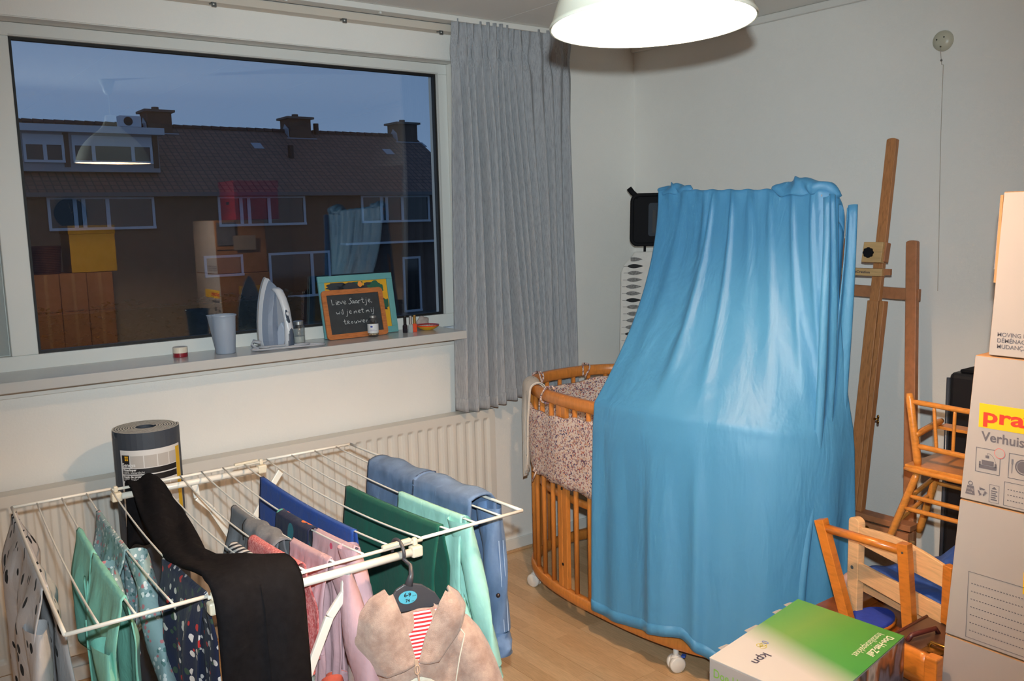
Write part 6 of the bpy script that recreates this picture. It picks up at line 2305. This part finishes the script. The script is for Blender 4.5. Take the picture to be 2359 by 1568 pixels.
# blue half-round cushion lying in the cart
cu_ = thing('doll_cushion', (-0.98, -1.96, 0.373), 'royal blue half-round doll cushion with wooden rim in the cart', 'cushion')
hc_ = [(-0.968 + 0.10 * math.cos(t_), -1.985 + 0.06 * math.sin(t_), 0.3735) for t_ in [2 * PI * k / 24 for k in range(24)]]
MB().prism(hc_, (0, 0, 0.022)).build('pad', cloth('blue_pad', (44, 66, 170), 0.1), cu_, bevel=0.006)
MB().tube([Vector(p) + Vector((0, 0, 0.008)) for p in hc_], 0.006, 6, closed=True).build('rim', M_or, cu_, smooth=True)

# ------------------------------------------------------------------ doll high chair
hc = thing('doll_high_chair', (-0.68, -2.05, 0.52), 'orange turned-wood doll high chair standing on the doll bed', 'doll chair')
M_hc = wood('amber_turned_wood', (210, 134, 56), 0.82, (3, 3, 10), 12, 0.3, 0.3)
def stick(a, b, r_, name, r2=None):
    a, b = Vector(a), Vector(b)
    m = a.lerp(b, 0.5)
    return MB().tube([a, a.lerp(b, 0.08), m, a.lerp(b, 0.92), b], [r_ * 0.72, r_, r_, r_, r_ * 0.72], 12).build(name, M_hc, hc, smooth=True)
stick((-0.78, -1.981, 1.071), (-0.78, -2.018, 0.846), 0.0125, 'back_post')
stick((-0.78, -2.262, 1.071), (-0.78, -2.235, 0.846), 0.0125, 'back_post')
stick((-0.78, -1.990, 1.046), (-0.78, -2.258, 1.040), 0.0085, 'back_rail')
stick((-0.78, -2.008, 0.909), (-0.78, -2.248, 0.903), 0.0085, 'back_rail')
for y0_, y1_ in ((-2.061, -2.074), (-2.125, -2.124), (-2.190, -2.178)):
    stick((-0.78, y0_, 1.040), (-0.78, y1_, 0.908), 0.0052, 'spindle')
MB().hexa([(-0.80, -2.262, 0.838), (-0.56, -2.24, 0.838), (-0.56, -1.985, 0.838), (-0.80, -1.985, 0.838), (-0.80, -2.262, 0.850), (-0.56, -2.24, 0.850), (-0.56, -1.985, 0.850), (-0.80, -1.985, 0.850)]).build('seat', M_hc, hc, bevel=0.003)
stick((-0.80, -1.985, 0.836), (-0.80, -2.262, 0.830), 0.0085, 'seat_rail')
stick((-0.785, -2.010, 0.945), (-0.600, -1.995, 0.958), 0.0105, 'arm')
stick((-0.785, -2.240, 0.945), (-0.600, -2.26, 0.958), 0.0105, 'arm')
MB().box((-0.64, -2.25, 0.938), (-0.585, -2.0, 0.948)).build('tray', M_hc, hc, bevel=0.002)
for (a, b) in (((-0.785, -2.020, 0.828), (-0.800, -1.925, 0.545)), ((-0.785, -2.232, 0.828), (-0.80, -2.30, 0.575)), ((-0.575, -1.99, 0.832), (-0.585, -1.925, 0.56)), ((-0.575, -2.23, 0.832), (-0.585, -2.27, 0.60))):
    stick(a, b, 0.0118, 'leg')
for z_, x_, y0_, y1_ in ((0.747, -0.79, -2.000, -2.248), (0.706, -0.793, -1.986, -2.256), (0.79, -0.578, -1.985, -2.235), (0.742, -0.58, -1.975, -2.24)):
    stick((x_, y0_, z_), (x_, y1_, z_ - 0.002), 0.0075, 'rung')
for y_, z_ in ((-1.994, 0.735), (-1.972, 0.665), (-2.25, 0.735)):
    stick((-0.79, y_, z_), (-0.58, y_ + 0.02, z_ + 0.03), 0.0075, 'side_rung')
# pink toy beside the cart
mb = MB().ball((-0.835, -1.838, 0.4155), 0.036, 10, (0.9, 1.0, 1.2))
tag(mb.build('doll', pm('skin_pink_vinyl', (206, 164, 150), 0.5), smooth=True), 'pale pink doll with rounded head peeping out beside the cart post', 'doll')

# ------------------------------------------------------------------ easel
M_e1 = wood('easel_beech', (176, 118, 80), 0.86, (3, 3, 3), 12, 0.5)
M_e2 = wood('easel_mast_wood', (184, 124, 76), 0.7, (60, 60, 1.5), 3, 0.5)
M_e3 = wood('easel_pale_block', (204, 164, 112), 0.85, (20, 2, 20), 5, 0.5)
es = thing('easel', (-0.30, -1.55, 0), 'tall brown wooden studio easel standing against the right wall', 'easel')
mt0, mt1 = Vector((-0.135, -1.524, 1.898)), Vector((-0.345, -1.533, 0.49))
def mast(f, w=0.0):
    return mt0.lerp(mt1, f) + Vector((0, w, 0))
def rounded_post(a, b, w, t_, name, mat):
    a, b = Vector(a), Vector(b)
    d = (a - b).normalized()
    s = d.cross(Vector((1, 0, 0))).normalized()
    n = s.cross(d).normalized()
    pts = [b - s * w / 2, b + s * w / 2]
    for k in range(9):
        g_ = PI * k / 8
        pts.append(a + s * w / 2 * math.cos(g_) + d * w * 0.18 * math.sin(g_))
    return MB().prism([p - n * t_ / 2 for p in pts], n * t_).build(name, mat, es, bevel=0.002)
rounded_post(mast(0.0), mast(0.52), 0.040, 0.022, 'mast', M_e2)
MB().bar(mast(0.43) + Vector((-0.020, -0.006, 0)), mast(1.0) + Vector((-0.020, -0.006, 0)), 0.046, 0.02, (-1, 0, 0.2)).build('lower_mast', M_e2, es, bevel=0.002)
MB().bar(mast(0.43) + Vector((-0.014, -0.042, 0)), mast(1.0) + Vector((-0.014, -0.040, 0)), 0.020, 0.03, (-1, 0, 0.2)).build('mast_guide', M_e2, es, bevel=0.002)
rounded_post((-0.160, -1.632, 1.512), (-0.29, -1.745, 0.03), 0.042, 0.024, 'side_post', M_e1)
rounded_post((-0.160, -1.372, 1.522), (-0.27, -1.25, 0.03), 0.042, 0.024, 'side_post', M_e1)
MB().bar((-0.168, -1.365, 1.322), (-0.168, -1.672, 1.316), 0.044, 0.018, (-1, 0, 0)).build('crossbar', M_e1, es, bevel=0.002)
# canvas holder
hb = MB().obox(mast(0.300) + Vector((-0.038, 0.006, 0)), (0.026, 0.080, 0.078), Matrix.Rotation(0.20, 3, 'Y')).build('holder_block', M_e3, es, bevel=0.002)
MB().obox(mast(0.300) + Vector((-0.020, -0.030, 0.0)), (0.030, 0.020, 0.074), Matrix.Rotation(0.20, 3, 'Y')).build('holder_side', M_e1, es, bevel=0.002)
kc = mast(0.305) + Vector((-0.056, 0.014, 0.008))
kn = []
for k in range(32):
    a = 2 * PI * k / 32
    r_ = 0.0190 + 0.0018 * math.cos(8 * a)
    kn.append(kc + Vector((0, r_ * math.cos(a), r_ * math.sin(a))))
MB().prism(kn, (-0.014, 0, 0)).build('knob', M_blk, es, bevel=0.002)
lz0 = mast(0.352)
bar_ = MB().box((lz0.x - 0.062, -1.575, lz0.z - 0.014), (lz0.x - 0.034, -1.36, lz0.z + 0.014)).build('canvas_ledge', M_e3, es, bevel=0.002)
MB().box((lz0.x - 0.050, -1.602, lz0.z - 0.010), (lz0.x - 0.036, -1.5755, lz0.z + 0.013)).build('ledge_end', M_e1, es, bevel=0.001)
t = MB()
tx_ = lz0.x - 0.0626
add_text(t, 'ArtCreation', (tx_, -1.450, lz0.z - 0.0045), (0, -1, 0), (0, 0, 1), 0.0150, bold=0.0002, width=0.078)
disc2d(t, (tx_, -1.439, lz0.z + 0.0005), (0, -1, 0), (0, 0, 1), 0, 0, 0.0098, ring=0.0024)
disc2d(t, (tx_, -1.439, lz0.z + 0.0005), (0, -1, 0), (0, 0, 1), 0, 0.0, 0.0045)
poly2d(t, (tx_, -1.439, lz0.z + 0.0005), (0, -1, 0), (0, 0, 1), [(0.004, -0.006), (0.0085, -0.011), (0.0105, -0.009), (0.006, -0.0045)])
t.build('maker_lettering', pm('ink_navy', (40, 48, 66), 0.6), bar_)
# lower tray and base
MB().box((-0.392, -1.79, 0.475), (-0.335, -1.50, 0.497)).build('tray', M_e1, es, bevel=0.002)
MB().box((-0.404, -1.79, 0.430), (-0.392, -1.52, 0.470)).build('tray_lip', M_e1, es, bevel=0.002)
MB().box((-0.385, -1.78, 0.400), (-0.335, -1.52, 0.425)).build('lower_rail', M_e3, es, bevel=0.002)
MB().cyl((-0.4045, -1.628, 0.452), (-0.410, -1.628, 0.452), 0.009, n=14).build('bolt', M_brs, es)
MB().bar((-0.348, -1.533, 0.40), (-0.30, -1.52, 0.09), 0.05, 0.022, (-1, 0, 0.1)).build('mast_foot', M_e1, es, bevel=0.002)
for y_ in (-1.25, -1.745):
    MB().box((-0.305, y_ - 0.024, 0.0), (-0.04, y_ + 0.024, 0.032)).build('foot', M_e1, es, bevel=0.003)
MB().box((-0.30, -1.745, 0.06), (-0.278, -1.25, 0.10)).build('base_rail', M_e1, es, bevel=0.002)
# wing nut on the mast guide
w0 = mast(0.745) + Vector((-0.016, -0.055, 0))
mb = MB().cyl(w0, w0 + Vector((0, -0.016, 0)), 0.0045, n=8)
mb.ball(w0 + Vector((0, -0.016, 0.010)), 0.007, 6, (0.5, 0.7, 1.2)).ball(w0 + Vector((0, -0.016, -0.010)), 0.007, 6, (0.5, 0.7, 1.2))
mb.build('wing_nut', M_brs, es, smooth=True)

# black instrument case against the wall
bc = thing('black_case', (-0.12, -1.98, 0), 'tall black hard case standing against the wall behind the doll high chair', 'case')
MB().box((-0.175, -2.25, 0.0), (-0.035, -1.796, 1.040)).build('shell', pm('black_case_shell', (30, 30, 34), 0.45), bc, bevel=0.02, seg=3)
MB().tube([(-0.180, -1.800, 0.03), (-0.180, -1.800, 1.02)], 0.007, 10).build('edge_strip', pm('case_edge_steel', (96, 104, 118), 0.3, metal=0.6), bc, smooth=True)
MB().box((-0.16, -2.20, 1.0405), (-0.05, -1.83, 1.052)).build('top_plate', M_blk, bc, bevel=0.004)

# ------------------------------------------------------------------ behind the photographer, seen mirrored in the window
for c in range(3):
    for r_ in range(5):
        x0 = -2.36 + c * 0.174
        lb_ = ('brown cardboard storage carton at floor level of the carton wall', 'brown cardboard storage carton in the carton wall', 'brown cardboard storage carton in the carton wall', 'brown cardboard storage carton in the carton wall', 'brown cardboard storage carton in the top row under the yellow box')[r_]
        t = thing('storage_carton', (x0 + 0.085, -3.38, r_ * 0.266), lb_, 'box', 'cardboard cartons stacked behind the room')
        MB().box((x0, -3.55, r_ * 0.266 + 0.0005), (x0 + 0.171, -3.20, r_ * 0.266 + 0.2645)).build('carton', M_kraft, t, bevel=0.002)
        MB().box((x0 + 0.075, -3.1995, r_ * 0.266 + 0.001), (x0 + 0.096, -3.199, r_ * 0.266 + 0.264)).build('tape', pm('packing_tape', (188, 154, 112), 0.25), t)
yb = thing('yellow_box', (-1.95, -3.36, 1.33), 'bright yellow box standing on the brown carton wall', 'box')
MB().box((-2.10, -3.52, 1.331), (-1.80, -3.215, 1.60)).build('body', pm('yellow_board', (206, 176, 20), 0.5), yb, bevel=0.003)
MB().box((-2.105, -3.525, 1.60), (-1.795, -3.21, 1.66)).build('lid', pm('yellow_board', (206, 176, 20)), yb, bevel=0.003)
bsk = thing('wicker_basket', (-2.25, -3.36, 1.33), 'dark wicker basket beside the yellow box', 'basket')
mb = MB()
for k in range(16):
    z_ = 1.335 + k * 0.012
    mb.tube([(-2.235 + (0.085 + 0.001 * k) * math.cos(a), -3.36 + (0.12 + 0.001 * k) * math.sin(a), z_) for a in [2 * PI * j / 24 for j in range(24)]], 0.0065, 5, closed=True)
mb.build('weave', pm('dark_wicker', (92, 52, 34), 0.6), bsk, kind='stuff')
MB().lathe([(0.08, 0.0), (0.002, 0.0)], (-2.235, -3.36, 1.3315), 24).build('bottom', pm('dark_wicker', (92, 52, 34)), bsk)
ck = thing('wall_clock', (-1.87, -4.29, 1.76), 'round dark blue wall clock behind the yellow box', 'clock')
ry_ = Matrix.Rotation(-PI / 2, 3, 'X')
MB().lathe([(0.12, 0.0), (0.12, 0.03), (0.113, 0.035), (0.11, 0.028), (0.001, 0.028)], (-1.87, -4.2995, 1.76), 40, ry_).build('face', pm('clock_navy', (26, 32, 52), 0.3), ck, smooth=False)
mb = MB()
mb.bar((-1.87, -4.268, 1.76), (-1.83, -4.268, 1.80), 0.006, 0.002).bar((-1.87, -4.268, 1.76), (-1.88, -4.268, 1.84), 0.004, 0.002)
mb.build('hands', pm('clock_white', (210, 214, 220), 0.4), ck)
